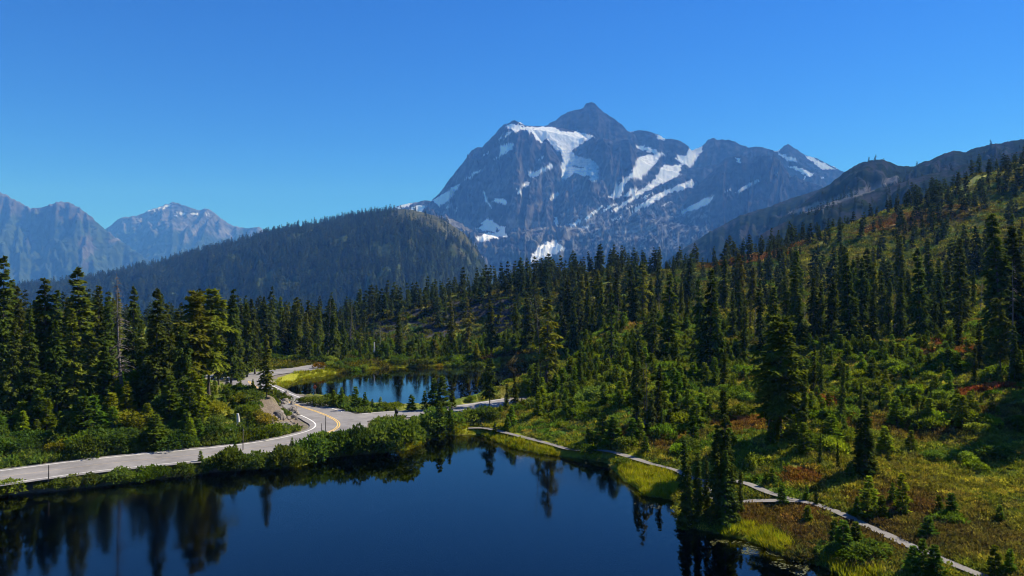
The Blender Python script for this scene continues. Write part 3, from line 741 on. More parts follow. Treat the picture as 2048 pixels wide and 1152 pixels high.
def far_colour(P, py, X, D, Z, slope, which):
    n1, n2 = fbm(X / 300, Z / 220, 4, 250), fbm(X / 80, Z / 70, 4, 251)
    c = np.empty(P.shape + (3,)); c[:] = (0.105, 0.100, 0.100)
    c *= (1 + 0.5 * n1 + 0.45 * n2)[..., None]
    line = np.where(P < 215, 424 + 0.12 * (P - 60), 460) + 22 * n1 + 10 * n2
    scar = (np.hypot((P - 172) / 14, (py - 500) / 34) + 0.6 * n2 < 1) | (np.hypot((P - 60) / 8, (py - 480) / 12) + 0.6 * n2 < 0.8)
    veg = sstep(-8, 16, py - line) * (1 - scar)
    c = c * (1 - veg[..., None]) + np.array([0.035, 0.052, 0.024]) * (1 + 0.4 * n2[..., None]) * veg[..., None]
    bare = (P < 215)
    c = np.where((bare & (veg < 0.5))[..., None], c * np.array([0.66, 0.64, 0.62]), c)
    jx, jy = P + 2 * fbm(P / 5, py / 4, 3, 260), py + 1.6 * fbm(P / 5, py / 4, 3, 261)
    for q in [[(290, 425), (300, 419), (325, 413), (345, 407), (338, 413), (318, 418)], [(350, 423), (362, 424), (372, 427), (365, 431)], [(376, 428), (398, 426), (390, 431)], [(405, 428), (420, 426), (412, 430)], [(345, 430), (356, 432), (350, 434)], [(417, 442), (420, 446), (416, 446)]]:
        c = np.where(inpoly(jx, jy, np.array(q))[..., None], np.array([0.84, 0.86, 0.88]), c)
    return np.clip(c, 0.01, 0.9)
massif('far_mountain', -420, 640, 420, 6600, 11400, 300, [
    dict(crest=[(-420, 200), (-250, 260), (-100, 330), (-40, 362), (0, 383), (20, 394), (45, 408), (62, 417), (78, 416), (100, 409), (118, 405), (132, 403), (146, 408), (160, 416), (178, 430), (192, 442), (205, 453), (240, 480), (330, 540)], D=[(-420, 8900), (60, 8350), (330, 8000)], front=[(0, 0), (400, 330), (1200, 800), (2200, 1150)], rib=170, ribw=60, jag=4.0),
    dict(crest=[(150, 520), (205, 462), (222, 450), (235, 440), (255, 434), (285, 428), (296, 420), (318, 414), (336, 408), (346, 404), (358, 407), (380, 414), (398, 421), (408, 417), (418, 418), (432, 428), (446, 440), (466, 451), (490, 455), (514, 456), (560, 470), (640, 500)], D=[(150, 10900), (640, 10300)], front=[(0, 0), (400, 250), (1200, 760), (2400, 1300)], rib=150, ribw=44, jag=3.0),
], -170, lambda X, D, P: 62 * (ridged(X / 460, D / 520, 6, 310, 0.58) - 0.9), far_colour, M_MOUNT)

def hill_colour(P, py, X, D, Z, slope, which):
    n1, n2 = fbm(X / 90, D / 90, 4, 270), fbm(X / 28, D / 28, 3, 271)
    c = np.empty(P.shape + (3,)); c[:] = (0.060, 0.080, 0.026)
    c *= (1 + 0.6 * n1)[..., None]
    t = sstep(700, 800, P) * sstep(0.0, 0.3, 0.50 + 0.6 * n1 - (py - 420 - 0.42 * np.clip(P - 800, 0, None)) / 70)
    c = c * (1 - t[..., None]) + np.array([0.100, 0.098, 0.042]) * (1 + 0.5 * n2[..., None]) * t[..., None]
    return np.clip(c, 0.01, 0.9)
HILL = massif('forested_hill', -420, 1010, 520, 1250, 3200, 220, [
    dict(crest=[(-420, 640), (-100, 585), (31, 572), (171, 557), (239, 543), (342, 518), (444, 489), (513, 471), (581, 456), (632, 446), (683, 436), (720, 430), (760, 422), (790, 418), (815, 418), (845, 424), (870, 431), (900, 447), (930, 467), (950, 492), (965, 522), (990, 570)], D=2600, front=[(0, 0), (300, 90), (900, 330), (1400, 560)], rib=60, ribw=110, jag=2.0, back=0.6, side=12.0),
], -170, lambda X, D, P: 9 * fbm(X / 120, D / 120, 4, 320), hill_colour, M_HILL)

def ridge_colour(P, py, X, D, Z, slope, which):
    n1, n2 = fbm(X / 70, D / 70, 4, 280), fbm(X / 20, D / 20, 3, 281)
    c = np.empty(P.shape + (3,)); c[:] = (0.036, 0.052, 0.034)
    t = sstep(-0.05, 0.35, n1 + 0.5 * n2); c = c * (1 - t[..., None]) + np.array([0.078, 0.076, 0.072]) * t[..., None]
    t = sstep(0.15, 0.5, n2 - 0.4 * n1); c = c * (1 - t[..., None]) + np.array([0.045, 0.060, 0.022]) * t[..., None]
    jx, jy = P + 3 * n2, py + 2 * n1
    for q in [[(1560, 430), (1650, 400), (1740, 372), (1800, 350), (1790, 362), (1720, 392), (1640, 420)]]:
        t = inpoly(jx, jy, np.array(q, float)).astype(float)
        c = c * (1 - t[..., None]) + np.array([0.27, 0.245, 0.215]) * t[..., None]
    return np.clip(c, 0.01, 0.9)
RIDGE = massif('heath_ridge', 1280, 2560, 480, 820, 3000, 230, [
    dict(crest=[(1560, 440), (1620, 395), (1660, 368), (1690, 347), (1710, 334), (1728, 326), (1748, 321), (1764, 319), (1784, 326), (1800, 331), (1828, 331), (1845, 322), (1872, 314), (1890, 306), (1908, 300), (1932, 304), (1955, 294), (1980, 288), (2010, 285), (2048, 278), (2200, 250), (2560, 215)], D=1800, front=[(0, 0), (200, 90), (600, 300), (1000, 470)], rib=55, ribw=70, jag=3.0, back=0.5, side=4.0),
    dict(crest=[(1280, 560), (1350, 508), (1420, 462), (1480, 430), (1540, 410), (1600, 390), (1660, 368), (1720, 360), (1800, 380)], D=2500, front=[(0, 0), (300, 170), (1000, 560)], rib=60, ribw=60, jag=3.0, back=0.6),
    dict(crest=[(1520, 470), (1600, 432), (1660, 404), (1720, 384), (1800, 362), (1880, 345), (1960, 322), (2048, 300), (2300, 250), (2560, 230)], D=1250, front=[(0, 0), (200, 80), (500, 230)], rib=40, ribw=50, jag=2.0, back=0.4, side=4.0),
], -170, lambda X, D, P: 22 * fbm(X / 130, D / 130, 5, 330, 0.6) + 20 * (ridged(X / 190, D / 190, 4, 331) - 0.9), ridge_colour, M_HILL)

# ------------------------------------------------------------------ plants: prototypes
def kites(base, dirv, side, length, width, fold=None):
    """leaf sprays: one kite (two triangles) each"""
    d = dirv / (np.linalg.norm(dirv, axis=1)[:, None] + 1e-9)
    s = side - (side * d).sum(1)[:, None] * d; s /= np.linalg.norm(s, axis=1)[:, None] + 1e-9
    n = len(base); mid = base + d * (length * 0.42)[:, None]
    nr = np.cross(d, s)
    lift = (rng.uniform(-0.35, 0.1, n) * width)[:, None] * nr
    a, b, c, e = base, mid + s * (width * 0.5)[:, None] + lift, base + d * length[:, None], mid - s * (width * 0.5)[:, None] + lift
    V = np.stack([a, b, c, e], 1).reshape(-1, 3)
    i = np.arange(n) * 4
    F = np.concatenate([np.stack([i, i + 1, i + 2], 1), np.stack([i, i + 2, i + 3], 1)])
    return V, F

def conifer(name, H, R, lo, nb, ns, leaf, mat, prof='cone', droop=0.35, rise=0.1, bend=0.01, gaps=0.25, trunk_r=None, dead=0, tsides=7):
    per = 6
    lev = np.ceil(nb / per)
    t = lo + (1 - lo) * np.clip((np.arange(nb) // per + 0.5 + rng.normal(0, 0.16, nb)) / lev + rng.normal(0, 0.012, nb), 0, 0.995)
    u = (t - lo) / (1 - lo)
    az_ = np.arange(nb) * 2.39996 + rng.normal(0, 0.5, nb)
    if prof == 'cone': p = (1 - u) ** 0.85 * (0.75 + 0.25 * np.clip(u * 8, 0, 1)) + 0.035
    elif prof == 'spire': p = np.clip((1 - u) ** 0.7, 0, 1) * (0.85 + 0.3 * np.sin(u * 17)) + 0.05
    elif prof == 'column': p = np.clip((1 - u) * 2.4, 0, 1) ** 0.8 * (0.75 + 0.25 * np.sin(u * 11 + 1)) + 0.05
    else: p = np.sqrt(np.clip(1 - (1.6 * (u - 0.38)) ** 2, 0.03, 1)) * (0.8 + 0.25 * np.sin(u * 14)) + 0.02   # rounded
    clump = 1 - gaps * (0.5 + 0.5 * np.sin(az_ * 2 + t * 23 + rng.uniform(0, 6)))
    L = R * p * clump * rng.uniform(0.62, 1.18, nb)
    bx, by = bend * H * np.sin(t * 3.0), bend * H * (1 - np.cos(t * 2.2))
    S = rng.uniform(0.10, 1.0, (nb, ns)) ** 0.8
    S[:, -1] = 0.97; S[:, -2] = 0.9
    out = np.stack([np.cos(az_), np.sin(az_)], 1)
    lat = np.stack([-out[:, 1], out[:, 0]], 1)
    dr = droop * rng.uniform(0.5, 1.5, nb); rs = rise * rng.uniform(0.2, 1.6, nb) + 0.5 * u ** 3
    w = rng.uniform(-1, 1, (nb, ns)) * (1.05 - 0.8 * S) * L[:, None] * 0.42
    x = bx[:, None] + out[:, :1] * L[:, None] * S + lat[:, :1] * w
    y = by[:, None] + out[:, 1:] * L[:, None] * S + lat[:, 1:] * w
    z = (t * H)[:, None] + rs[:, None] * L[:, None] * S - dr[:, None] * L[:, None] * S ** 2 - 0.25 * np.abs(w)
    base = np.stack([x, y, z], -1).reshape(-1, 3)
    sg = np.sign(w) * rng.uniform(0.1, 1.0, w.shape)
    dx = out[:, :1] * rng.uniform(0.5, 1.1, w.shape) + lat[:, :1] * sg; dy = out[:, 1:] * rng.uniform(0.5, 1.1, w.shape) + lat[:, 1:] * sg
    dz = (rs - 2 * dr * 0.6)[:, None] * np.ones_like(S) + rng.normal(-0.15, 0.32, w.shape)
    dirv = np.stack([dx, dy, dz], -1).reshape(-1, 3)
    side = np.stack([-dy, dx, rng.normal(0, 0.45, w.shape)], -1).reshape(-1, 3)
    ln = (leaf * rng.uniform(0.6, 1.35, w.shape) * (0.55 + 0.45 * np.clip(L / (R * 0.6), 0, 1))[:, None]).ravel()
    V, F = kites(base, dirv, side, ln, ln * rng.uniform(0.38, 0.62, len(ln)))
    nt_ = max(6, nb // 14)                                # leader and tip sprays
    tb = np.stack([np.full(nt_, bx[-1]), np.full(nt_, by[-1]), H * np.linspace(0.955, 1.0, nt_) - leaf * 0.3], 1)
    ta = rng.uniform(0, 6.28, nt_)
    V2, F2 = kites(tb, np.stack([np.cos(ta) * 0.45, np.sin(ta) * 0.45, np.ones(nt_)], 1), np.stack([-np.sin(ta), np.cos(ta), 0 * ta], 1), np.full(nt_, leaf * 0.6), np.full(nt_, leaf * 0.26))
    crown = mesh(name + '_crown', np.vstack([V, V2]), np.vstack([F, F2 + len(V)]), mat)
    j = Join()
    tr_ = trunk_r or H * 0.014
    tt = np.linspace(0, 0.985, 9)
    j.tube(np.stack([bend * H * np.sin(tt * 3.0), bend * H * (1 - np.cos(tt * 2.2)), tt * H - 0.4 * (tt == 0)], 1), tr_ * (1 - tt * 0.95) * (1 + 0.5 * np.exp(-tt * 40)), tsides)
    for k in range(0, nb, max(1, nb // (36 + dead))):      # limbs
        e = np.array([0, 0.5, 0.85])
        j.tube(np.stack([bx[k] + out[k, 0] * L[k] * e, by[k] + out[k, 1] * L[k] * e, t[k] * H + rs[k] * L[k] * e - dr[k] * L[k] * e ** 2], 1), tr_ * 0.16 * (1.1 - e), 3)
    for k in range(dead):                                 # bare sticks under the crown
        a, h0 = rng.uniform(0, 6.28), H * rng.uniform(0.12, max(lo, 0.5))
        l0 = R * rng.uniform(0.25, 0.6); e = np.array([0, 0.5, 1.0])
        j.tube(np.stack([np.cos(a) * l0 * e, np.sin(a) * l0 * e, h0 - 0.35 * l0 * e ** 2], 1), tr_ * 0.13 * (1.15 - e), 3)
    return j.mesh(name + '_trunk', M_BARK), crown

def snag(name, H, n, R):
    j = Join(); tt = np.linspace(0, 1, 10)
    j.tube(np.stack([0.02 * H * np.sin(tt * 4), 0.015 * H * tt ** 2, tt * H - 0.4 * (tt == 0)], 1), H * 0.013 * (1 - 0.93 * tt), 7)
    tw = Join()
    for k in range(n):
        t = rng.uniform(0.22, 0.97); a = rng.uniform(0, 6.28); l0 = R * (1.05 - t) ** 0.6 * rng.uniform(0.3, 1.0); e = np.linspace(0, 1, 4)
        p = np.stack([np.cos(a) * l0 * e, np.sin(a) * l0 * e, t * H + l0 * (0.12 * e - 0.5 * e ** 2)], 1)
        tw.tube(p, H * 0.0032 * (1.1 - e), 3)
        for _ in range(3):
            s = rng.integers(1, 4); a2 = a + rng.choice([-1, 1]) * rng.uniform(0.5, 1.1); l1 = l0 * 0.35
            tw.tube(np.stack([p[s], p[s] + [np.cos(a2) * l1, np.sin(a2) * l1, -0.5 * l1]]), [H * 0.0016, H * 0.0006], 3)
    return j.mesh(name + '_trunk', M_DEAD), tw.mesh(name + '_twigs', M_DEAD)

def bush(name, W, H, nl, leaf, mat, lobes=6, spiky=0.0):
    base, dirs = [], []
    for k in range(lobes):
        a = k * 2.4 + rng.uniform(-0.4, 0.4); rr_ = W * 0.5 * math.sqrt(k / lobes) * 0.85
        c = np.array([math.cos(a) * rr_, math.sin(a) * rr_, H * rng.uniform(0.30, 0.55) * (1 - 0.4 * k / lobes)])
        rad_ = np.array([W * rng.uniform(0.18, 0.30)] * 2 + [H * rng.uniform(0.34, 0.52)])
        n = nl // lobes
        v = rng.normal(0, 1, (n, 3)); v /= np.linalg.norm(v, axis=1)[:, None]; v[:, 2] = np.where(v[:, 2] < -0.35, -v[:, 2], v[:, 2])
        base.append(c + v * rad_ * (rng.uniform(0.45, 1.0, (n, 1)) ** 0.5)); dirs.append(v + rng.normal(0, 0.55, (n, 3)) + [0, 0, 0.25 + spiky])
    base, dirs = np.vstack(base), np.vstack(dirs)
    base[:, 2] = np.maximum(base[:, 2], 0.02 * H)
    ln = leaf * rng.uniform(0.6, 1.4, len(base))
    V, F = kites(base, dirs, rng.normal(0, 1, base.shape), ln, ln * rng.uniform(0.45, 0.75, len(ln)))
    j = Join()
    for k in range(7):
        a = k * 0.9; e = np.linspace(0, 1, 4)
        j.tube(np.stack([np.cos(a) * W * 0.22 * e, np.sin(a) * W * 0.22 * e, H * 0.6 * e - 0.15 * (e == 0)], 1), 0.022 * H * (1.15 - e), 4)
    return j.mesh(name + '_stem', M_BARK), mesh(name + '_foliage', V, F, mat)

def tuft(name, n, W, H, leaf, mat, up=0.6, width=0.5):
    a, r = rng.uniform(0, 6.28, n), W * 0.5 * np.sqrt(rng.uniform(0, 1, n))
    base = np.stack([np.cos(a) * r, np.sin(a) * r, H * rng.uniform(0.0, 0.75, n) * (1 - (r / W) ** 2)], 1)
    d = np.stack([np.cos(a) * 0.5 + rng.normal(0, 0.5, n), np.sin(a) * 0.5 + rng.normal(0, 0.5, n), up + rng.uniform(0, 0.8, n)], 1)
    ln = leaf * rng.uniform(0.6, 1.4, n)
    V, F = kites(base, d, rng.normal(0, 1, (n, 3)), ln, ln * width)
    return mesh(name, V, F, mat)

K = {}
K['hemlock'] = [conifer('hemlock', 20, 3.0, 0.10, 132, 42, 0.80, M_NEEDLE, 'cone', 0.45, 0.12, 0.008, 0.45, dead=14) for _ in range(4)]
K['spire'] = [conifer('spire', 16, 1.45, 0.03, 168, 26, 0.52, M_NEEDLE, 'spire', 0.55, 0.05, 0.006, 0.3) for _ in range(4)]
K['broad'] = [conifer('broad', 18, 4.1, 0.26, 96, 64, 0.88, M_NEEDLE, 'round', 0.40, 0.15, 0.015, 0.55, dead=22) for _ in range(3)]
K['column'] = [conifer('column', 18, 2.3, 0.16, 126, 36, 0.74, M_NEEDLE, 'column', 0.55, 0.10, 0.010, 0.5, dead=14) for _ in range(3)]
K['ragged'] = [conifer('ragged', 18, 2.7, 0.12, 72, 28, 0.80, M_NEEDLE, 'column', 0.50, 0.06, 0.012, 0.75, dead=50) for _ in range(3)]
K['young'] = [conifer('young', 4, 1.05, 0.02, 66, 26, 0.40, M_YOUNG, 'cone', 0.15, 0.28, 0.006, 0.35, trunk_r=0.06) for _ in range(4)]
K['bush'] = [bush('bush', 3.0, 2.0, 1500, 0.26, M_LEAF, 8) for _ in range(4)]
K['shrub'] = [bush('shrub', 2.4, 1.3, 900, 0.22, M_YOUNG, 7, 0.5) for _ in range(3)]
K['snag'] = [snag('snag', 18, 90, 2.2), snag('snag', 14, 40, 1.6)]
FAR = [conifer('far_tree%d' % k, 18, 2.5, 0.05, 64, 8, 1.9, M_NEEDLE_FAR, 'cone' if k % 2 else 'column', 0.4, 0.1, 0.004, 0.4, tsides=4) for k in range(4)]
VFAR = [conifer('hill_tree%d' % k, 20, 3.2, 0.02, 36, 7, 3.2, M_NEEDLE_FAR, 'cone', 0.4, 0.1, 0.003, 0.3, tsides=3) for k in range(3)]
HEATH = [tuft('heath%d' % k, 60, 1.0, 0.32, 0.20, M_HEATH) for k in range(4)]
GREEN = [tuft('herb%d' % k, 60, 0.9, 0.55, 0.26, M_LEAF) for k in range(3)]
SEDGE = [tuft('sedge%d' % k, 46, 0.7, 0.08, 0.50, M_SEDGE, 1.6, 0.10) for k in range(3)]

# ------------------------------------------------------------------ placing
ORD = ['zeroth', 'first', 'second', 'third', 'fourth', 'fifth', 'sixth', 'seventh', 'eighth', 'ninth', 'tenth', 'eleventh', 'twelfth', 'thirteenth', 'fourteenth', 'fifteenth', 'sixteenth', 'seventeenth', 'eighteenth', 'nineteenth']
TENS = ['', '', 'twenty', 'thirty', 'forty', 'fifty', 'sixty', 'seventy', 'eighty', 'ninety']
def ordinal(n):
    if n < 20: return ORD[n]
    t, u = divmod(n, 10)
    return (TENS[t][:-1] + 'ieth') if u == 0 else TENS[t] + '-' + ORD[u]

PLANTS = []                                              # kind, x, y, z, height scale, width scale, turn, tint, label
def put(kind, px, d, h, wid=1.0, tint=(1, 1, 1), label=None, var=None):
    x, y = (px - CX) / FPX * d, d
    PLANTS.append(dict(kind=kind, px=px, d=d, x=x, y=y, h=h, w=wid, tint=tint, label=label, var=var))

H0 = dict(hemlock=20, spire=16, broad=18, column=18, ragged=18, young=4, bush=2.0, shrub=1.3, snag=18)
def put_top(kind, px, ytop, d, wid=1.0, tint=(1, 1, 1), label=None, var=None):
    z = gz((px - CX) / FPX * d, d)
    put(kind, px, d, CAM_H + (CY - ytop) / FPX * d - z, wid, tint, label, var)

YG, DK, BR, GY = (1.5, 1.35, 0.9), (0.75, 0.85, 0.9), (2.2, 1.4, 0.9), (1.7, 1.35, 1.3)
h, s, b_, c_, r_, y_ = 'hemlock', 'spire', 'broad', 'column', 'ragged', 'young'
for a in [(h, 8, 512, 112, 1.0, (1, 1, 1)), (h, 45, 572, 118, .9), (c_, 90, 556, 115, 1.05), (h, 128, 596, 121, .9), (h, 160, 534, 117, 1.15, (1.2, 1.15, 1)), (h, 192, 572, 125, .95), (s, 222, 595, 117, 1.2), (h, 268, 572, 128, .9), (h, 312, 577, 106, 1.15), (c_, 350, 622, 130, 1.0),
          (b_, 378, 586, 112, 1.0, YG), (b_, 417, 578, 116, .95, YG), (h, 62, 618, 106, .9), (s, 206, 640, 108, 1.3), (h, 16, 640, 101, .9), (c_, 112, 640, 104, .9), (h, 150, 616, 106, .9, YG), (h, 283, 640, 113, .9), (h, 345, 606, 124, .9), (c_, -30, 560, 112, 1), (h, -70, 530, 118, 1),
          (h, -130, 540, 115, 1), (h, -200, 560, 120, 1), (h, 232, 625, 131, 1), (c_, 300, 630, 135, 1), (h, 75, 590, 133, 1), (h, 110, 580, 138, 1), (h, 25, 560, 135, 1), (s, 330, 660, 118, 1.2), (c_, 395, 640, 121, .9), (b_, 365, 655, 108, .7),
          (c_, 462, 578, 150, .8), (c_, 437, 640, 155, .9), (h, 494, 606, 170, .8), (c_, 510, 598, 176, .9), (s, 480, 622, 166, 1.2), (h, 532, 668, 113, 1.15, (1.4, 1.15, .9)), (s, 540, 628, 222, 1.2), (h, 566, 622, 226, .9), (h, 596, 594, 218, .95), (c_, 616, 600, 222, 1), (h, 636, 608, 230, 1), (c_, 655, 596, 226, .9), (h, 668, 600, 216, .9), (c_, 690, 640, 212, .8),
          (r_, 640, 640, 205, .9), (r_, 720, 652, 236, .9, GY), (h, 705, 628, 245, .9), (c_, 590, 640, 210, .8), (h, 800, 625, 218, 1.0), (h, 735, 655, 240, .8), (h, 905, 596, 226, .8, GY), (r_, 935, 596, 222, 1.05, GY), (h, 983, 598, 218, 1.1, (1.2, 1.1, 1)), (h, 1055, 586, 214, 1.05), (c_, 1032, 600, 220, .9), (r_, 1078, 584, 216, 1, GY), (s, 840, 680, 216, 1.4), (s, 865, 675, 220, 1.4), (s, 885, 690, 215, 1.4), (h, 720, 685, 207, 1.1), (h, 770, 665, 226, .8), (s, 825, 700, 213, 1.5), (s, 920, 690, 214, 1.3), (s, 782, 690, 214, 1.4),
          (r_, 1092, 594, 134, 1.15, (1.7, 1.3, .9)), (h, 1108, 640, 137, .7, YG), (s, 1160, 698, 128, 1.3), (b_, 980, 718, 125.5, .85, DK), (h, 1030, 752, 121, .9), (s, 1014, 762, 122, 1.3), (s, 1070, 720, 130, 1.5, DK), (s, 1112, 745, 130, 1.5), (s, 1205, 728, 132, 1.3), (s, 1215, 740, 130, 1.3), (s, 1145, 735, 133, 1.4),
          (h, 1202, 560, 208, .85), (c_, 1228, 556, 205, .9), (h, 1270, 568, 210, 1.05), (c_, 1300, 556, 216, .85), (h, 1312, 600, 196, .9, GY), (c_, 1340, 566, 220, .85), (h, 1148, 596, 206, .9), (h, 1176, 588, 211, .9), (c_, 1185, 610, 200, .8), (s, 1250, 600, 196, 1.3), (r_, 1330, 590, 205, .9, GY), (h, 1362, 560, 222, .9),
          (h, 1420, 540, 134, 1.05, DK), (c_, 1404, 560, 138, .9, DK), (s, 1440, 604, 132, 1.4), (s, 1446, 700, 122, 1.6), (h, 1375, 590, 190, 1), (r_, 1290, 700, 100, .8, GY), (s, 1272, 725, 101, 1.3), (s, 1312, 735, 100, 1.4), (s, 1268, 690, 110, 1.1), (s, 1300, 780, 98, 1.7), (s, 1325, 810, 97, 1.6),
          (b_, 1560, 636, 86, 1.1, (1.3, 1.25, 1)), (b_, 1536, 690, 88, 1.0, (1.3, 1.25, 1)), (h, 1590, 664, 90, .9), (s, 1607, 735, 85, 1.0), (r_, 1548, 660, 89, .9), (s, 1680, 726, 97, 1.0), (s, 1642, 690, 112, .9), (s, 1627, 690, 114, 1), (c_, 1520, 560, 160, .9), (h, 1545, 580, 155, 1, GY), (h, 1592, 530, 162, .9), (c_, 1625, 556, 158, .95), (h, 1642, 566, 165, 1, DK), (h, 1700, 508, 150, 1.0, DK), (c_, 1722, 516, 156, .95, DK), (h, 1745, 585, 150, .95), (s, 1775, 556, 160, 1.2), (h, 1800, 556, 158, .9), (h, 1840, 496, 148, 1.0, DK), (c_, 1868, 575, 152, .9), (h, 1882, 566, 160, 1), (h, 1920, 476, 165, 1), (c_, 1662, 556, 160, 1), (h, 1480, 560, 175, 1), (s, 1465, 580, 170, 1.3), (r_, 1498, 590, 168, 1, GY), (c_, 1575, 560, 168, 1), (h, 1765, 540, 172, 1), (c_, 1820, 540, 178, 1), (h, 1895, 520, 185, 1), (c_, 1945, 540, 180, 1),
          (h, 2006, 428, 126, 1.05, DK), (h, 2036, 452, 128, 1.05, DK), (h, 1990, 520, 132, .9, DK), (b_, 2000, 600, 110, .8), (h, 2030, 650, 104, .8), (s, 1955, 640, 116, 1.3), (s, 1948, 690, 110, 1.3), (s, 1914, 592, 138, 1.3), (h, 2070, 470, 124, 1.1), (h, 2100, 560, 105, 1.1), (h, 2130, 480, 112, 1.2), (b_, 2090, 640, 95, 1), (h, 2160, 560, 92, 1.1), (h, 2190, 400, 96, 1.2), (h, 2235, 420, 93, 1.2), (b_, 2215, 440, 101, 1.2), (h, 2265, 430, 99, 1.2), (h, 2175, 430, 104, 1.2),
          (s, 1728, 800, 77, 1.35), (s, 1742, 815, 77.6, 1.4), (s, 1716, 835, 78, 1.5), (s, 1640, 868, 80, 1.1), (s, 1676, 884, 79, 1.1), (s, 1376, 880, 68.5, 1.2, DK), (s, 1392, 905, 69.5, 1.3), (s, 1398, 930, 67.5, 1.4), (s, 1440, 850, 67.3, 1.1, DK), (s, 1455, 778, 67.8, 1.05, DK), (s, 1433, 880, 66.8, 1.2), (s, 1466, 930, 66.5, 1.4), (s, 1482, 940, 69.5, 1.3), (s, 1415, 920, 68.2, 1.3), (s, 1450, 900, 66.2, 1.3), (s, 1368, 930, 67.2, 1.5),
          (s, 1633, 968, 70.5, 1.4), (s, 1862, 762, 97, 1.2), (s, 1836, 800, 96, 1.3), (s, 1560, 962, 74, 1.4), (s, 1785, 958, 74, 1.6), (s, 1720, 760, 101, 1.0), (s, 1760, 790, 103, 1.5), (s, 1780, 850, 92, 1.5)]:
    put_top(*a)
put_top('snag', 248, 545, 110, 1.0, (1, 1, 1), 'bare grey dead snag with broken twigs inside the left stand', 0)
put_top('snag', 655, 600, 218, .7, (1, 1, 1), 'thin dead trunk poking out of the woods left of the far lake', 1)
put_top('snag', 905, 590, 228, .8, (1, 1, 1), 'leafless grey trunk among ragged hemlocks behind the far lake', 0)
put_top('snag', 1083, 585, 135, .5, (1, 1, 1), 'dead curved spar above the ragged hemlock between the lakes', 1)
put_top('snag', 2018, 520, 108, .8, (1, 1, 1), 'dead bare trunk beside the tall trees at the right edge', 1)

for (px, yt, d, wd) in [(700, 610, 240, .8), (610, 615, 232, .7), (760, 640, 250, .7), (1060, 600, 225, .7), (1236, 600, 196, .7), (1318, 590, 210, .8), (1390, 585, 182, .8), (1510, 600, 162, .8), (1610, 590, 168, .8), (1790, 585, 165, .8), (1296, 720, 99, .6), (90, 600, 128, .8), (1960, 560, 175, .8)]:
    put_top('snag', px, yt, d, wd, (1, 1, 1), None, None)
# random trees of the wooded slopes: density by place
def density(px, d, x, y, n_):
    n = n_
    if d > 300:
        v = (1.05 + 0.7 * n) if px < 1250 else (0.42 + 1.1 * n) if px < 1460 else (0.25 + 1.15 * n) + (0.12 if px > 1780 else 0)
        if px > 1380 and d < 360: v -= 0.08
        return v
    if px < 760: return (0.42 if 195 < d else 0.3) + 0.9 * n
    if px < 1120: return 0.02 + 0.35 * n
    if px < 1480: return (0.24 if d > 200 else -0.15) + 1.0 * n
    return (0.06 if d > 150 else -0.2) + 1.3 * n
cand = []
R2 = np.random.default_rng(11)
tries = 0
ab = R2.uniform(0, 1, (12000, 5))
CXp, CDd = -150 + ab[:, 0] * 2500, np.sqrt(128 ** 2 + ab[:, 1] * (520 ** 2 - 128 ** 2))
CXx = (CXp - CX) / FPX * CDd
CZ = ground_z(CXx, CDd); CN = fbm(CXx / 34.0, CDd / 34.0, 3, 400)
_dl = np.minimum(polydist(CXx, CDd, LAKE_A, True)[0], polydist(CXx, CDd, LAKE_B, True)[0])
_in = inpoly(CXx, CDd, LAKE_A) | inpoly(CXx, CDd, LAKE_B)
_dr = np.minimum(np.minimum(polydist(CXx, CDd, ROAD_MAIN)[0], polydist(CXx, CDd, ROAD_SIDE)[0]), polydist(CXx, CDd, ROAD_PARK)[0])
pts = [(p['x'], p['y'], 2.2) for p in PLANTS]
NEARTREES, FARTREES = [], []
cell = {}
def crowded(x, y, r):
    i, j = int(x // 6), int(y // 6)
    for a in (i - 1, i, i + 1):
        for q in (j - 1, j, j + 1):
            for (u, v) in cell.get((a, q), ()):
                if (u - x) ** 2 + (v - y) ** 2 < r * r: return True
    return False
def mark(x, y): cell.setdefault((int(x // 6), int(y // 6)), []).append((x, y))
for p in pts: mark(p[0], p[1])
for k in range(len(ab)):
    px, d, x, z = CXp[k], CDd[k], CXx[k], CZ[k]
    if _in[k] or _dl[k] < 2.5 or _dr[k] < 8.5: continue
    if d < 185 and 470 < px < 1180: continue
    if d < 150 and px < 470: continue
    if d < 140 and px > 1100: continue
    if ab[k, 2] > density(px, d, x, d, CN[k]): continue
    if crowded(x, d, 3.2 if d < 250 else 3.8): continue
    mark(x, d)
    hh = (12.0 if d > 300 else 14.0 if d > 190 else 12.5) * (0.32 + 0.95 * ab[k, 3] ** 1.25)
    if d > 300 and px > 1300: hh *= 0.88
    if 200 < d < 300 and 690 < px < 1120: hh *= 0.5
    (NEARTREES if d < 275 else FARTREES).append((px, d, x, z, hh, ab[k, 4]))
n_named = len([p for p in PLANTS if p['kind'] not in ('snag',)])
NEARTREES.sort(key=lambda t: -(t[4] / t[1]))
room = 296 - n_named
for (px, d, x, z, hh, q) in NEARTREES[:room]:
    kd = ['hemlock', 'hemlock', 'column', 'spire', 'ragged', 'hemlock'][int(q * 5.99)]
    put(kd, px, d, hh * (1.12 if px > 1120 else 1.0), 1.1 if kd != 'spire' else 1.35, [(1, 1, 1), DK, YG, (1, 1, 1), GY, DK][int(q * 37) % 6])
FARTREES += NEARTREES[room:]

# young conifers and bushes, placed one by one on the open ground
R3 = np.random.default_rng(23)
def free(x, y):
    bad = inpoly(x, y, LAKE_A) | inpoly(x, y, LAKE_B) | (polydist(x, y, ROAD_MAIN)[0] < 5.6) | (polydist(x, y, ROAD_SIDE)[0] < 4.4) | (polydist(x, y, ROAD_PARK)[0] < 7)
    return ~(bad | (polydist(x, y, TA[::4])[0] < 1.6) | (polydist(x, y, TB[::4])[0] < 1.6))
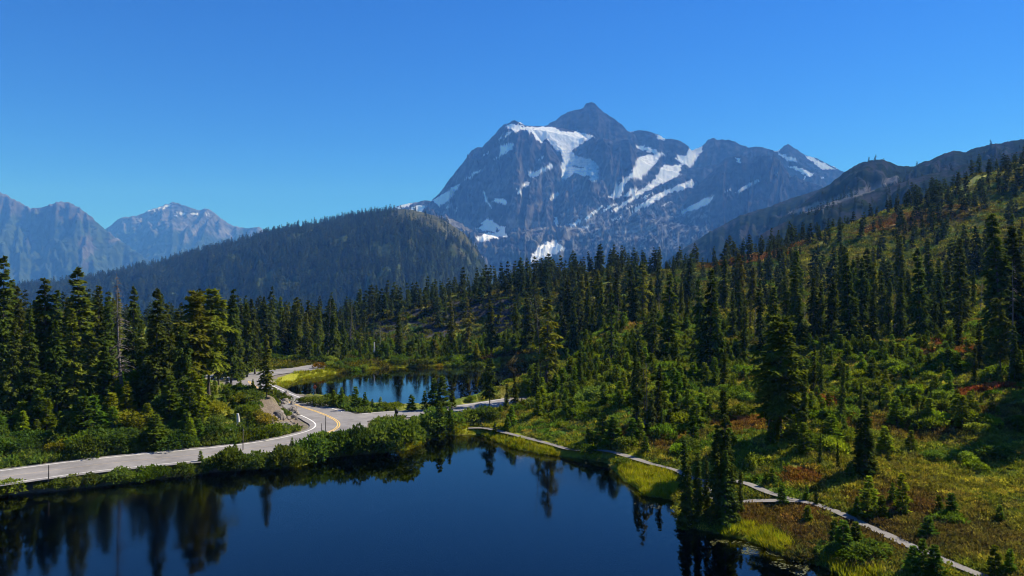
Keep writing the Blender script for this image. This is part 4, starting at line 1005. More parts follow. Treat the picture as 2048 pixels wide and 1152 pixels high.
# named small plants of the foreground: kind, px, base row, height, width
def put_base(kind, px, ybase, hh, wid=1.0, tint=(1, 1, 1), label=None, var=None):
    if kind == 'bush':
        hh *= R3.uniform(0.62, 1.08); f = R3.uniform(0.7, 1.25); tint = (tint[0] * f, tint[1] * f, tint[2] * f * R3.uniform(0.8, 1.1))
    d = 20 * FPX / (ybase - CY)
    for _ in range(14):
        d = 0.5 * d + 0.5 * (CAM_H - gz((px - CX) / FPX * d, d)) * FPX / (ybase - CY)
    put(kind, px, d, hh, wid, tint, label, var)
for a in [(y_, 1688, 1108, 2.7, 1.2), (y_, 1670, 1095, 2.3, 1.3), (y_, 1712, 1098, 2.2, 1.3), (y_, 1735, 1042, 2.9, 1.0), (y_, 1716, 1036, 2.0, 1.2), (y_, 1765, 1040, 2.2, 1.2), (y_, 1785, 1008, 2.0, 1.0), (y_, 1615, 1046, 1.6, 1.2), (y_, 1846, 1160, 3.0, 1.0, DK), (y_, 1868, 1162, 2.6, 1.1, DK), (y_, 1826, 1150, 2.2, 1.2, DK), (y_, 1990, 1155, 2.3, 1.1), (y_, 2018, 1152, 2.0, 1.1),
          (y_, 1905, 1035, 2.2, 1.2, DK), (y_, 1880, 1030, 1.8, 1.3, DK), (y_, 1855, 1075, 1.8, 1.6, DK), (y_, 1545, 968, 1.7, 1.3), (y_, 1565, 1008, 2.0, 1.1), (y_, 1530, 970, 1.4, 1.3), (y_, 1612, 1000, 1.5, 1.2), (y_, 1812, 1035, 1.2, 1.1), (y_, 2000, 1042, 1.4, 1.2), (y_, 1690, 880, 2.0, 1.2), (y_, 1770, 895, 2.6, 1.1), (y_, 1822, 905, 2.6, 1.1), (y_, 1700, 960, 1.8, 1.3),
          (y_, 667, 815, 3.0, 1.0, (.8, .8, .9)), (y_, 682, 816, 3.6, .9, (.8, .8, .9)), (y_, 713, 820, 4.0, .9, (.7, .8, .9)), (y_, 729, 820, 3.0, .7, (.7, .8, .9)), (y_, 745, 822, 2.0, .9, DK), (y_, 760, 822, 2.4, .8, YG), (y_, 822, 822, 2.8, 1.3, DK), (y_, 850, 820, 3.3, .8, (.8, .8, .9)), (y_, 868, 820, 5.4, .9, (.7, .8, .9)), (y_, 884, 818, 5.8, .9, (.7, .8, .9)), (y_, 905, 816, 3.0, 1.2, DK), (y_, 725, 895, 3.0, 1.1, DK), (y_, 766, 888, 3.2, 1.1, DK), (y_, 402, 925, 1.6, .9),
          (y_, 880, 876, 5.4, .75, (.7, .8, .9)), (y_, 900, 868, 4.2, .8, DK), (y_, 1015, 862, 2.2, 1.2), (y_, 990, 868, 1.8, 1.2), (y_, 585, 905, 1.9, .9), (y_, 470, 905, 1.6, .9), (y_, 430, 778, 2.4, .9), (y_, 480, 774, 2.4, .8), (y_, 505, 776, 1.9, .9), (y_, 520, 779, 1.7, .9), (y_, 455, 778, 2.3, .9), (y_, 550, 792, 1.6, .8)]:
    put_base(*a)
BK = (0.78, 0.85, 0.85)
for a in [('bush', 452, 938, 3.0, .9, BK), ('bush', 480, 936, 3.4, .9, BK), ('bush', 512, 936, 2.9, 1.0, BK), ('bush', 560, 926, 3.0, .9, BK), ('bush', 590, 924, 3.6, .9, BK), ('bush', 622, 918, 3.8, .9, BK), ('bush', 655, 908, 3.2, .9, BK), ('bush', 690, 905, 3.6, .9, BK), ('bush', 715, 902, 3.3, .8, BK), ('bush', 745, 898, 3.6, .85), ('bush', 775, 900, 3.6, 1.0), ('bush', 805, 894, 3.8, 1.0), ('bush', 826, 885, 3.4, 1.0), ('bush', 848, 864, 3.6, 1.0), ('bush', 868, 860, 3.4, 1.0), ('bush', 890, 856, 3.0, 1.1, BK), ('bush', 912, 850, 3.0, 1.1, BK), ('bush', 935, 846, 2.8, 1.1, BK), ('bush', 958, 842, 2.6, 1.1, DK), ('bush', 985, 840, 2.6, 1.1, DK),
          ('bush', 20, 988, 1.5, 1.2, YG), ('bush', -15, 992, 1.5, 1.2), ('bush', 85, 978, 1.4, 1.2, YG), ('bush', 115, 975, 1.5, 1.1), ('bush', 145, 972, 1.4, 1.1, GY), ('bush', 180, 966, 1.4, 1.2), ('bush', 210, 962, 1.5, 1.2), ('bush', 240, 958, 1.5, 1.2), ('bush', 272, 953, 1.5, 1.2, YG), ('bush', 305, 949, 1.5, 1.2), ('bush', 338, 946, 1.6, 1.1), ('bush', 368, 942, 1.7, 1.1), ('bush', 398, 939, 1.8, 1.0), ('bush', 425, 938, 1.8, 1.0, BK),
          ('bush', 605, 806, 2.0, 1.2), ('bush', 628, 810, 2.0, 1.2), ('bush', 648, 813, 2.2, 1.2), ('bush', 790, 818, 1.5, 1.3, YG), ('bush', 768, 820, 1.4, 1.3, YG), ('bush', 940, 803, 1.6, 1.2, YG), ('bush', 1190, 800, 2.4, 1.4, (1.3, 1.3, 1.5)), ('bush', 1218, 792, 2.6, 1.4, (1.3, 1.3, 1.5)), ('bush', 1170, 808, 2.0, 1.3, (1.2, 1.3, 1.3)), ('bush', 548, 796, 2.4, 1.0), ('bush', 560, 800, 2.2, 1.0, BK), ('bush', 572, 804, 1.9, 1.0), ('bush', 536, 794, 2.4, 1.1, DK), ('bush', 520, 800, 2.2, 1.2, BK), ('bush', 500, 806, 2.2, 1.2), ('bush', 482, 812, 2.2, 1.2, YG), ('bush', 510, 818, 2.2, 1.2, DK), ('bush', 550, 870, 1.8, 1.2, YG), ('bush', 520, 878, 1.8, 1.2), ('bush', 490, 884, 2.0, 1.2), ('bush', 590, 862, 1.2, 1.4, YG), ('bush', 530, 850, 2.2, 1.1, BR), ('bush', 515, 838, 2.0, 1.1, (1.9, 1.2, .8)), ('bush', 497, 830, 2.2, 1.1, YG),
          ('bush', 1900, 1045, 1.3, 1.3, DK), ('bush', 1660, 1110, 1.4, 1.5), ('bush', 1700, 1120, 1.3, 1.6), ('bush', 1735, 1115, 1.3, 1.4), ('bush', 1245, 930, 1.0, 1.6), ('bush', 1180, 905, 1.1, 1.4, DK), ('bush', 1150, 900, 1.2, 1.4)]:
    put_base(*a)
ORG, GLD = (2.6, 1.25, 0.6), (2.0, 1.5, 0.6)
for i, a in enumerate(range(640, 1010, 17)):
    put_base('bush', a, 731 + (8 if a < 740 else 0) - R3.uniform(0, 3), R3.uniform(1.3, 2.4), R3.uniform(1.0, 1.4), [ORG, (1, 1, 1), GLD, DK, (1.1, 1.1, 1), YG, DK][i * 5 % 7])
for i, a in enumerate(range(560, 720, 14)):
    put_base('bush', a, 729 - R3.uniform(0, 5), R3.uniform(1.4, 2.6), R3.uniform(1.0, 1.3), [(1, 1, 1), DK, YG, GLD, BK][i % 5])
# the rest of them grow where the ground is open
cnt = dict(young=len([p for p in PLANTS if p['kind'] == 'young']), bush=len([p for p in PLANTS if p['kind'] == 'bush']))
EXTRA_Y, EXTRA_B = [], []
for p in PLANTS: mark(p['x'], p['y'])
REGS = [(-60, 610, 88, 42), (1000, 1080, 62, 95), (1080, 980, 95, 75), (1060, 420, 120, 75), (430, 760, 206, 60)]   # left bank, right meadow (three bands), behind the far lake
NQ = 12000
QQ = R3.uniform(0, 1, (NQ, 6)); RG = np.arange(NQ) % 5; RA = np.array(REGS)[RG]
QPX, QD = RA[:, 0] + QQ[:, 0] * RA[:, 1], RA[:, 2] + QQ[:, 1] * RA[:, 3]
QX = (QPX - CX) / FPX * QD
QN, QF = fbm(QX / 9.0, QD / 9.0, 3, 500), free(QX, QD)
for k in range(NQ):
    q, reg, px, d, x, n = QQ[k], RG[k], QPX[k], QD[k], QX[k], QN[k]
    if reg in (1, 2):
        if d < 80 and q[5] > 0.10: continue
        if n < -0.08 + (0.16 if d < 92 else 0.0): continue
    elif n < -0.25: continue
    if not QF[k] or crowded(x, d, 0.9 if reg else 1.5): continue
    if reg == 0 and np.hypot((x - ROCKC[0]) * 0.8, (d - ROCKC[1]) * 0.7) < 4.5: continue
    mark(x, d)
    if reg == 0:
        kind = 'young' if q[2] < 0.72 and d > 93 else 'bush'
        hh = (1.8 + 4.2 * q[3] ** 1.6) if kind == 'young' else 1.2 + 1.6 * q[3]
        if px > 400: hh = min(hh, 1.0 + q[3])
        tint = [(.75, .85, .9), (.6, .75, .8), (.9, 1, 1), (1.5, 1.2, .7), (.8, .9, .9)][int(q[4] * 4.99)] if kind == 'young' else [(1, 1, 1), BK, DK, (1.8, 1.35, .7), BK][int(q[4] * 4.99)]
    elif reg == 4:
        kind = 'young' if q[2] < 0.55 else 'bush'
        hh = (2.0 + 3.5 * q[3] ** 1.5) if kind == 'young' else 1.3 + 1.5 * q[3]
        tint = [(1, 1, 1), DK, YG, BR, (1, 1, 1), DK][int(q[4] * 5.99)]
    else:
        kind = 'young' if q[2] < 0.62 else 'bush'
        hh = (1.0 + 3.0 * q[3] ** 2) if kind == 'young' else 0.8 + 1.2 * q[3]
        tint = [(1.1, 1.1, 1), (1.3, 1.25, .9), YG, (.85, .95, .9), (1.35, 1.35, 1)][int(q[4] * 4.99)]
    (EXTRA_Y if kind == 'young' else EXTRA_B).append((kind, px, d, hh, 0.95 + 0.45 * q[5], tint))
for lst, kd in ((EXTRA_Y, 'young'), (EXTRA_B, 'bush')):
    lst.sort(key=lambda t: -(t[3] / t[2]))
    n = 296 - cnt[kd]
    for a in lst[:n]: put(*a)
REST_Y, REST_B = EXTRA_Y[296 - cnt['young']:], EXTRA_B[296 - cnt['bush']:]

# ------------------------------------------------------------------ words for each plant
def region(p):
    px, d, kd = p['px'], p['d'], p['kind']
    if px < -12: return 'just outside the left edge of the picture'
    if px > 2060: return 'just outside the right edge of the picture'
    if kd in ('young', 'bush'):
        if px < 560 and d < 140:
            if d < 87 + max(px, 0) * 0.022: return 'on the lakeside verge below the left road'
            return 'on the bank above the left road' if px < 240 else 'on the bank left of the rocky outcrop'
        if d > 185: return 'in the thicket behind the far lake' if px > 690 else 'in the scrub left of the far lake'
        if px < 690: return 'beside the sharp road bend' if d < 106 else 'by the near end of the far lake'
        if px < 1040: return 'on the causeway between the two lakes' if d > 112 else 'along the near lake below the side road'
        if d < 80: return 'in the meadow around the trail fork'
        if d < 100: return 'on the slope above the shore trail' if px < 1500 else 'on the right slope above the trail fork'
        if d < 118: return 'on the mid meadow between the dark spires' if px < 1480 else 'on the mid meadow below the right woods'
        return 'on the hummocks right of the far lake' if px < 1480 else 'at the foot of the right woods'
    if px < 440 and d < 145: return 'in the tall stand above the left road'
    if px < 570 and d < 135: return 'on the rocky outcrop'
    if d < 75: return 'in the clump on the near lake shore' if px < 1500 else 'beside the trail fork'
    if d < 106: return 'on the slope above the shore trail' if px < 1500 else ('on the open right meadow' if px < 1900 else 'at the right edge of the meadow')
    if px < 760: return 'in the woods left of the far lake' if d < 240 else 'in the back rows left of the far lake'
    if d > 255: return 'on the wooded slope beneath the skyline'
    if px < 1125: return 'between the two lakes' if d < 150 else 'behind the far lake'
    if px < 1480: return 'beside the dark spire on the mid slope' if d < 150 else 'on the hummock right of the far lake'
    if d < 145: return 'in front of the right woods'
    return 'in the front rows of the right woods' if d < 175 else 'in the back rows of the right woods'
LOOK = dict(hemlock='conical', spire='slim spire', broad='broad round-headed', column='columnar', ragged='ragged thin-crowned')
byreg = {}
for p in PLANTS:
    if p['label'] is None: byreg.setdefault((p['kind'] in LOOK, p['kind'] if p['kind'] not in LOOK else 'tree', region(p)), []).append(p)
for (istree, kd, rg), lst in byreg.items():
    lst.sort(key=lambda q: q['px'])
    for i, p in enumerate(lst):
        o = ordinal(i + 1)
        if istree: p['label'] = f"{LOOK[p['kind']]} conifer, {o} from left {rg}"
        elif kd == 'snag': p['label'] = f"bare grey dead trunk, {o} from left {rg}"
        elif kd == 'young': p['label'] = f"young conifer, {o} from left {rg}"
        else: p['label'] = f"leafy bush, {o} from left {rg}"

NAMES = dict(hemlock='hemlock_tree', spire='fir_tree', broad='hemlock_tree', column='fir_tree', ragged='hemlock_tree', young='young_conifer', bush='bush', snag='dead_tree')
PARTS = dict(bush=('stem', 'foliage'), snag=('trunk', 'twigs'))
CATS = dict(young='young tree', bush='bush', snag='dead tree')
GROUPS = dict(young='young conifers on the open ground', bush='bushes on banks and meadows', snag='dead trees')
xs = np.array([p['x'] for p in PLANTS]); ys = np.array([p['y'] for p in PLANTS]); zs = ground_z(xs, ys)
for i, p in enumerate(PLANTS):
    kd = p['kind']; protos = K[kd]
    v = p['var'] if p['var'] is not None else int(R3.integers(len(protos)))
    if kd == 'bush' and R3.uniform() < 0.3: protos = K['shrub'] if p['h'] < 2.2 else protos; v = v % len(protos)
    hz0 = (H0['shrub'] if protos is K['shrub'] else H0[kd]) if not (kd == 'snag' and v == 1) else 14
    sz = max(p['h'], 0.4) / hz0
    sx = sz * p['w'] * R3.uniform(0.9, 1.12)
    if kd == 'young': sx = sz * p['w'] * R3.uniform(0.85, 1.25)
    e = obj(NAMES[kd], None, None, None, p['label'], CATS.get(kd, 'tree'), GROUPS.get(kd, 'conifers around the lakes'), (p['x'], p['y'], zs[i] - 0.03))
    e.empty_display_size = 0.5
    e.rotation_euler = (R3.normal(0, 0.028), R3.normal(0, 0.028), R3.uniform(0, 6.28)); e.scale = (sx, sx, sz)
    pn_ = PARTS.get(kd, ('trunk', 'crown'))
    obj(pn_[0], protos[v][0], e)
    cr = obj(pn_[1], protos[v][1], e)
    if kd == 'snag': cr['kind'] = 'stuff'
    cr.color = (*[float(t) for t in p['tint']], 1.0)

# ------------------------------------------------------------------ what nobody could count: geometry-node scatters
def scatter(name, P, scl, protos, label, cat, tint=None, tilt=0.08):
    n = len(P)
    me = bpy.data.meshes.new(name)
    me.vertices.add(n); me.vertices.foreach_set('co', np.asarray(P, np.float32).ravel())
    scl = np.asarray(scl, np.float32)
    if scl.ndim == 1: scl = np.stack([scl] * 3, 1)
    rot = np.stack([rng.normal(0, tilt, n), rng.normal(0, tilt, n), rng.uniform(0, 6.28, n)], 1).astype(np.float32)
    me.attributes.new('scl', 'FLOAT_VECTOR', 'POINT').data.foreach_set('vector', scl.ravel())
    me.attributes.new('rot', 'FLOAT_VECTOR', 'POINT').data.foreach_set('vector', rot.ravel())
    me.attributes.new('idx', 'INT', 'POINT').data.foreach_set('value', rng.integers(0, len(protos), n).astype(np.int32))
    if tint is not None:
        me.attributes.new('tint', 'FLOAT_COLOR', 'POINT').data.foreach_set('color', np.hstack([tint, np.ones((n, 1))]).astype(np.float32).ravel())
    o = obj(name, me, None, 'stuff', label, cat)
    coll = bpy.data.collections.new(name + '_kinds')
    for k, mm in enumerate(protos):
        if isinstance(mm, tuple):
            j = bpy.data.meshes.new(f'{name}_kind{k}')
            import bmesh
            bm = bmesh.new(); bm.from_mesh(mm[0]); nf = len(bm.faces); bm.from_mesh(mm[1])
            bm.faces.ensure_lookup_table()
            for f in bm.faces[nf:]: f.material_index = 1
            bm.to_mesh(j); bm.free()
            j.materials.append(mm[0].materials[0]); j.materials.append(mm[1].materials[0]); mm = j
        coll.objects.link(bpy.data.objects.new(f'{name}_kind{k:02d}', mm))
    g = bpy.data.node_groups.new(name + '_nodes', 'GeometryNodeTree')
    g.interface.new_socket('Geometry', in_out='INPUT', socket_type='NodeSocketGeometry'); g.interface.new_socket('Geometry', in_out='OUTPUT', socket_type='NodeSocketGeometry')
    gi, go = g.nodes.new('NodeGroupInput'), g.nodes.new('NodeGroupOutput')
    ip = g.nodes.new('GeometryNodeInstanceOnPoints'); ci = g.nodes.new('GeometryNodeCollectionInfo')
    ci.inputs['Collection'].default_value = coll; ci.inputs['Separate Children'].default_value = True; ci.inputs['Reset Children'].default_value = True
    def na(nm, tp):
        q = g.nodes.new('GeometryNodeInputNamedAttribute'); q.data_type = tp; q.inputs['Name'].default_value = nm
        return q.outputs['Attribute']
    ip.inputs['Pick Instance'].default_value = True
    l = g.links
    l.new(gi.outputs[0], ip.inputs['Points']); l.new(ci.outputs[0], ip.inputs['Instance'])
    l.new(na('idx', 'INT'), ip.inputs['Instance Index']); l.new(na('rot', 'FLOAT_VECTOR'), ip.inputs['Rotation']); l.new(na('scl', 'FLOAT_VECTOR'), ip.inputs['Scale'])
    l.new(ip.outputs[0], go.inputs[0])
    md = o.modifiers.new('scatter', 'NODES'); md.node_group = g
    return o

# the tint of each small tuft is the colour of the heath it belongs to
for mt in (M_HEATH,):
    N, L = mt.node_tree.nodes, mt.node_tree.links
    at = N.new('ShaderNodeAttribute'); at.attribute_type = 'INSTANCER'; at.attribute_name = 'tint'
    hv = [q for q in N if q.type == 'HUE_SAT'][0]
    rmp = [q for q in N if q.type == 'VALTORGB'][0]
    rmp.color_ramp.elements[0].color = (0.7, 0.7, 0.7, 1); rmp.color_ramp.elements[1].color = (1.5, 1.5, 1.5, 1)
    L.new(mixc(N, L, 1.0, rmp.outputs[0], at.outputs['Color'], 'MULTIPLY'), hv.inputs['Color'])

if FARTREES:
    F_ = np.array(FARTREES); sc_ = F_[:, 4] / 18.0
    scatter('conifer_forest', np.stack([F_[:, 2], F_[:, 1], F_[:, 3] - 0.1], 1), np.stack([sc_ * (0.7 + 0.5 * F_[:, 5]), sc_ * (0.7 + 0.5 * F_[:, 5]), sc_], 1), FAR, 'dense dark conifers covering the slopes and skyline beyond the lakes', 'forest')
def hill_trees(M, n, px0, px1, dens, hgt):
    q = R3.uniform(0, 1, (n, 4)); px = px0 + q[:, 0] * (px1 - px0); d0_, d1_ = M['dd'][0], M['dd'][-1]
    d = d0_ + (q[:, 1]) * (d1_ - d0_)
    ii, jj = np.interp(px, M['px'], np.arange(len(M['px']))), np.interp(d, M['dd'], np.arange(len(M['dd'])))
    i0, j0 = np.clip(ii.astype(int), 0, len(M['px']) - 2), np.clip(jj.astype(int), 0, len(M['dd']) - 2); fi, fj = ii - i0, jj - j0
    Z = M['Z']; z = (Z[i0, j0] * (1 - fi) + Z[i0 + 1, j0] * fi) * (1 - fj) + (Z[i0, j0 + 1] * (1 - fi) + Z[i0 + 1, j0 + 1] * fi) * fj
    x = (px - CX) / FPX * d
    keep = (z > -150) & (q[:, 2] < dens(px, d, x, z)) 
    return np.stack([x, d, z - 0.5], 1)[keep], (hgt * (0.45 + 0.75 * q[:, 3] ** 1.2) / 20.0)[keep]
def dens_hill(px, d, x, z):
    py = CY - (z - CAM_H) / d * FPX
    t = sstep(700, 800, px) * sstep(0.0, 0.3, 0.50 + 0.6 * fbm(x / 90, d / 90, 4, 270) - (py - 420 - 0.42 * np.clip(px - 800, 0, None)) / 70)
    return np.where(d < 2750, (1.0 - 0.9 * t) * (1 - 0.75 * sstep(0.25, 0.5, fbm(x / 150, d / 150, 4, 610))), 0.15)
Ph, Sh = hill_trees(HILL, 44000, -200, 985, dens_hill, 21)
scatter('hillside_forest', Ph, np.stack([Sh, Sh, Sh], 1), VFAR, 'blue-green conifer forest covering the round hill left of the snowy mountain', 'forest')
def dens_ridge(px, d, x, z):
    return 0.22 * sstep(-0.05, 0.4, fbm(x / 60, d / 60, 3, 600)) * (d < 1900) * (1 - 0.7 * sstep(1500, 1750, d))
Pr, Sr = hill_trees(RIDGE, 30000, 1400, 2200, dens_ridge, 13)
scatter('ridge_trees', Pr, Sr, VFAR, 'sparse tiny conifers dotted over the brown ridge at upper right', 'forest')

def points_on(n, px0, px1, d0_, d1_, seed, power=1.0):
    q = np.random.default_rng(seed).uniform(0, 1, (n, 3))
    px, d = px0 + q[:, 0] * (px1 - px0), d0_ + (d1_ - d0_) * q[:, 1] ** power
    x = (px - CX) / FPX * d; z = ground_z(x, d)
    ok = ~(inpoly(x, d, LAKE_A) | inpoly(x, d, LAKE_B)) & (polydist(x, d, ROAD_MAIN)[0] > 4.9) & (polydist(x, d, ROAD_SIDE)[0] > 3.9) & (polydist(x, d, ROAD_PARK)[0] > 6.2)
    ok &= (polydist(x, d, TA[::4])[0] > 0.85) & (polydist(x, d, TB[::4])[0] > 1.0)
    return x[ok], d[ok], z[ok], q[ok, 2]
x, y, z, q = points_on(34000, 960, 2120, 52, 190, 31, 1.3)
k = (sedge_mask(x, y) < 0.5)
x, y, z, q = x[k], y[k], z[k], q[k]
scatter('heather_meadow', np.stack([x, y, z - 0.02], 1), (0.55 + 0.9 * q ** 2) * (0.85 + y / 300), HEATH, 'low heather and blueberry cover in green, ochre and rust on the right slope', 'heather', land_colour(x, y, z) * 1.25)
x, y, z, q = points_on(9000, -120, 900, 76, 135, 32)
k = (np.hypot((x - ROCKC[0]) * 0.8, (y - ROCKC[1]) * 0.7) > 4.2) & (polydist(x, y, ROAD_MAIN)[0] < 9.5)
x, y, z, q = x[k], y[k], z[k], q[k]
scatter('roadside_herbs', np.stack([x, y, z - 0.02], 1), 0.8 + 1.1 * q, GREEN, 'leafy green herbs lining the road and the left bank', 'ground cover')
x, y, z, q = points_on(16000, 300, 1500, 190, 420, 33, 1.4)
scatter('slope_heath', np.stack([x, y, z - 0.05], 1), 1.6 + 2.2 * q, HEATH, 'rough heath and shrubs on the far slopes between the conifers', 'heather', land_colour(x, y, z) * 0.7)
x, y, z, q = points_on(12000, 1400, 2120, 190, 470, 34, 1.2)
scatter('hill_heath', np.stack([x, y, z - 0.05], 1), 1.8 + 2.4 * q, HEATH, 'sunlit patchy heath on the upper right hillside', 'heather', land_colour(x, y, z) * 0.85)
# sedge along the water
q = np.random.default_rng(35).uniform(0, 1, (60000, 3)); px, d = 540 + q[:, 0] * 1300, 50 + q[:, 1] * 160; x = (px - CX) / FPX * d
k = (sedge_mask(x, d) > 0.5) & (polydist(x, d, ROAD_MAIN)[0] > 5.0) & (polydist(x, d, ROAD_PARK)[0] > 6.4) & (polydist(x, d, TA[::4])[0] > 1.0); x, d, q = x[k], d[k], q[k]
scatter('sedge_margin', np.stack([x, d, np.maximum(ground_z(x, d), -0.03)], 1), 0.7 + 0.7 * q[:, 2], SEDGE, 'bright yellow-green sedge fringing the lake shores', 'sedge', tilt=0.12)
if REST_Y:
    A_ = np.array([(a[1], a[2], a[3], a[4]) for a in REST_Y]); x = (A_[:, 0] - CX) / FPX * A_[:, 1]; s0 = A_[:, 2] / 4
    scatter('seedling_conifers', np.stack([x, A_[:, 1], ground_z(x, A_[:, 1]) - 0.03], 1), np.stack([s0 * A_[:, 3], s0 * A_[:, 3], s0], 1), K['young'], 'smallest seedling conifers scattered thickly over the meadow and thickets', 'seedlings')
if REST_B:
    A_ = np.array([(a[1], a[2], a[3], a[4]) for a in REST_B]); x = (A_[:, 0] - CX) / FPX * A_[:, 1]; s0 = A_[:, 2] / 1.6
    scatter('low_scrub', np.stack([x, A_[:, 1], ground_z(x, A_[:, 1]) - 0.03], 1), np.stack([s0 * A_[:, 3], s0 * A_[:, 3], s0], 1), K['shrub'], 'low green scrub filling the gaps between bushes and young trees', 'scrub')

# lily pads
m, N, L, out = new_mat('lily_pad_leaf')
b = N.new('ShaderNodeBsdfPrincipled'); b.inputs['Base Color'].default_value = (0.10, 0.10, 0.035, 1); b.inputs['Roughness'].default_value = 0.25; L.new(b.outputs[0], out.inputs['Surface'])
an = np.linspace(0.25, 2 * math.pi - 0.25, 11)
PAD = mesh('lily_pad_kind', np.vstack([[0, 0, 0.0], np.stack([np.cos(an) * 0.17, np.sin(an) * 0.17, 0.012 + 0.01 * np.sin(an * 3)], 1)]), [[0, i, i + 1] for i in range(1, 11)], m)
pads = []
for poly, n in [([(1400, 1075), (1500, 1085), (1560, 1105), (1620, 1132), (1660, 1150), (1600, 1152), (1540, 1128), (1480, 1105), (1420, 1090)], 900), ([(1020, 900), (1100, 912), (1190, 925), (1150, 930), (1060, 920)], 120), ([(1255, 975), (1300, 996), (1330, 1020), (1270, 1010)], 160), ([(780, 908), (860, 890), (850, 910), (770, 922)], 160)]:
    q = np.random.default_rng(n).uniform(0, 1, (n * 4, 2)); poly = np.array(poly, float)
    px = poly[:, 0].min() + q[:, 0] * np.ptp(poly[:, 0]); py = poly[:, 1].min() + q[:, 1] * np.ptp(poly[:, 1])
    k = inpoly(px, py, poly); px, py = px[k][:n], py[k][:n]
    d = CAM_H * FPX / (py - CY); x = (px - CX) / FPX * d
    k = (fbm(x / 1.4, d / 1.4, 3, 700) > 0.12) & (ground_z(x, d) < -0.03)
    pads.append(np.stack([x[k], d[k], np.full(k.sum(), 0.012)], 1))
pads = np.vstack(pads)
scatter('lily_pads', pads, rng.uniform(0.2, 0.55, len(pads)), [PAD], 'floating lily pads in the shallows along the right shore', 'lily pads', tilt=0.04)

# ------------------------------------------------------------------ rocks, stump, signs, stakes, car
def rock_mesh(name, mat, seed):
    r = np.random.default_rng(seed)
    import bmesh
    bm = bmesh.new(); bmesh.ops.create_icosphere(bm, subdivisions=2, radius=1.0)
    n = r.normal(0, 1, (9, 3)); n /= np.linalg.norm(n, axis=1)[:, None]; lim = r.uniform(0.55, 0.85, 9)
    for v in bm.verts:
        p = np.array(v.co)
        for a, l0 in zip(n, lim):
            e = p @ a
            if e > l0: p = p - a * (e - l0)
        v.co = p * (1 + 0.05 * r.normal())
    me = bpy.data.meshes.new(name); bm.to_mesh(me); bm.free(); me.materials.append(mat)
    return me
ROCKS = [rock_mesh('boulder', M_STONE, k) for k in range(5)]
PROCKS = [rock_mesh('stone', M_PALESTONE, 10 + k) for k in range(4)]
def rock_group(name, label, spots, meshes, part):
    c = np.mean([s[:2] for s in spots], 0)
    e = obj(name, None, None, None, label, 'rocks', None, (c[0], c[1], gz(c[0], c[1])))
    e.empty_display_size = 0.5
    for (x, y, sz) in spots:
        o = obj(part, meshes[int(R3.integers(len(meshes)))], e)
        o.location = (x - c[0], y - c[1], gz(x, y) - e.location.z + sz * 0.18)
        o.rotation_euler = tuple(R3.uniform(0, 6.28, 3)); o.scale = tuple(sz * R3.uniform(0.7, 1.2, 3))
    return e
def spots_px(poly, n, lo, hi, seed, zg=None):
    r = np.random.default_rng(seed); out_ = []; poly = np.array(poly, float)
    while len(out_) < n:
        px = r.uniform(poly[:, 0].min(), poly[:, 0].max()); py = r.uniform(poly[:, 1].min(), poly[:, 1].max())
        if not inpoly(np.array([px]), np.array([py]), poly)[0]: continue
        d = 20 * FPX / (py - CY)
        for _ in range(14): d = 0.5 * d + 0.5 * (CAM_H - max(gz((px - CX) / FPX * d, d), 0.0)) * FPX / (py - CY)
        out_.append(((px - CX) / FPX * d, d, lo + (hi - lo) * r.uniform() ** 2.5))
    return out_
rock_group('rock_outcrop', 'broken grey-brown rock outcrop on the inside of the road bend', spots_px([(545, 792), (572, 790), (595, 815), (604, 838), (590, 858), (540, 872), (500, 868), (548, 846), (556, 820)], 130, 0.18, 0.95, 5), ROCKS, 'boulder')
rock_group('shore_rocks', 'pale stones among the fir clump on the near lake shore', spots_px([(1366, 1046), (1380, 1020), (1400, 1000), (1425, 975), (1415, 1010), (1395, 1040), (1380, 1052)], 34, 0.12, 0.38, 6), PROCKS, 'stone')
rock_group('slope_rocks', 'pale rocks below the broad hemlock on the right meadow', spots_px([(1590, 872), (1615, 868), (1650, 900), (1640, 912), (1600, 890)], 16, 0.15, 0.5, 7), PROCKS, 'stone')
rock_group('roadside_rocks', 'small grey rocks at the foot of the left bank', spots_px([(175, 885), (210, 880), (240, 888), (200, 896)], 9, 0.2, 0.5, 8), ROCKS, 'boulder')

def at_base(px, ybase):
    d = 20 * FPX / (ybase - CY)
    for _ in range(14): d = 0.5 * d + 0.5 * (CAM_H - gz((px - CX) / FPX * d, d)) * FPX / (ybase - CY)
    x = (px - CX) / FPX * d
    return np.array([x, d, gz(x, d)])
def thing(name, label, cat, p, rz=0.0, group=None):
    e = obj(name, None, None, None, label, cat, group, p); e.rotation_euler = (0, 0, rz); e.empty_display_size = 0.4
    return e
p = at_base(475, 853)
e = thing('tree_stump', 'bleached white stump with spread roots on the bank left of the outcrop', 'stump', p)
j = Join(); t = np.linspace(0, 1, 6)
j.tube(np.stack([0.10 * np.sin(t * 3), 0 * t, 2.1 * t - 0.3], 1), 0.36 * (1 - 0.55 * t), 8); obj('trunk', j.mesh('stump_trunk', M_PALE), e)
for k in range(7):
    a = k * 0.9 + 0.2; j = Join(); l0 = 1.3 + 0.7 * (k % 3)
    j.tube(np.stack([np.cos(a) * l0 * t, np.sin(a) * l0 * t, 0.32 * (1 - t) ** 1.5 - 0.02], 1), 0.14 * (1.05 - t), 5); obj('root', j.mesh('stump_root', M_PALE), e)
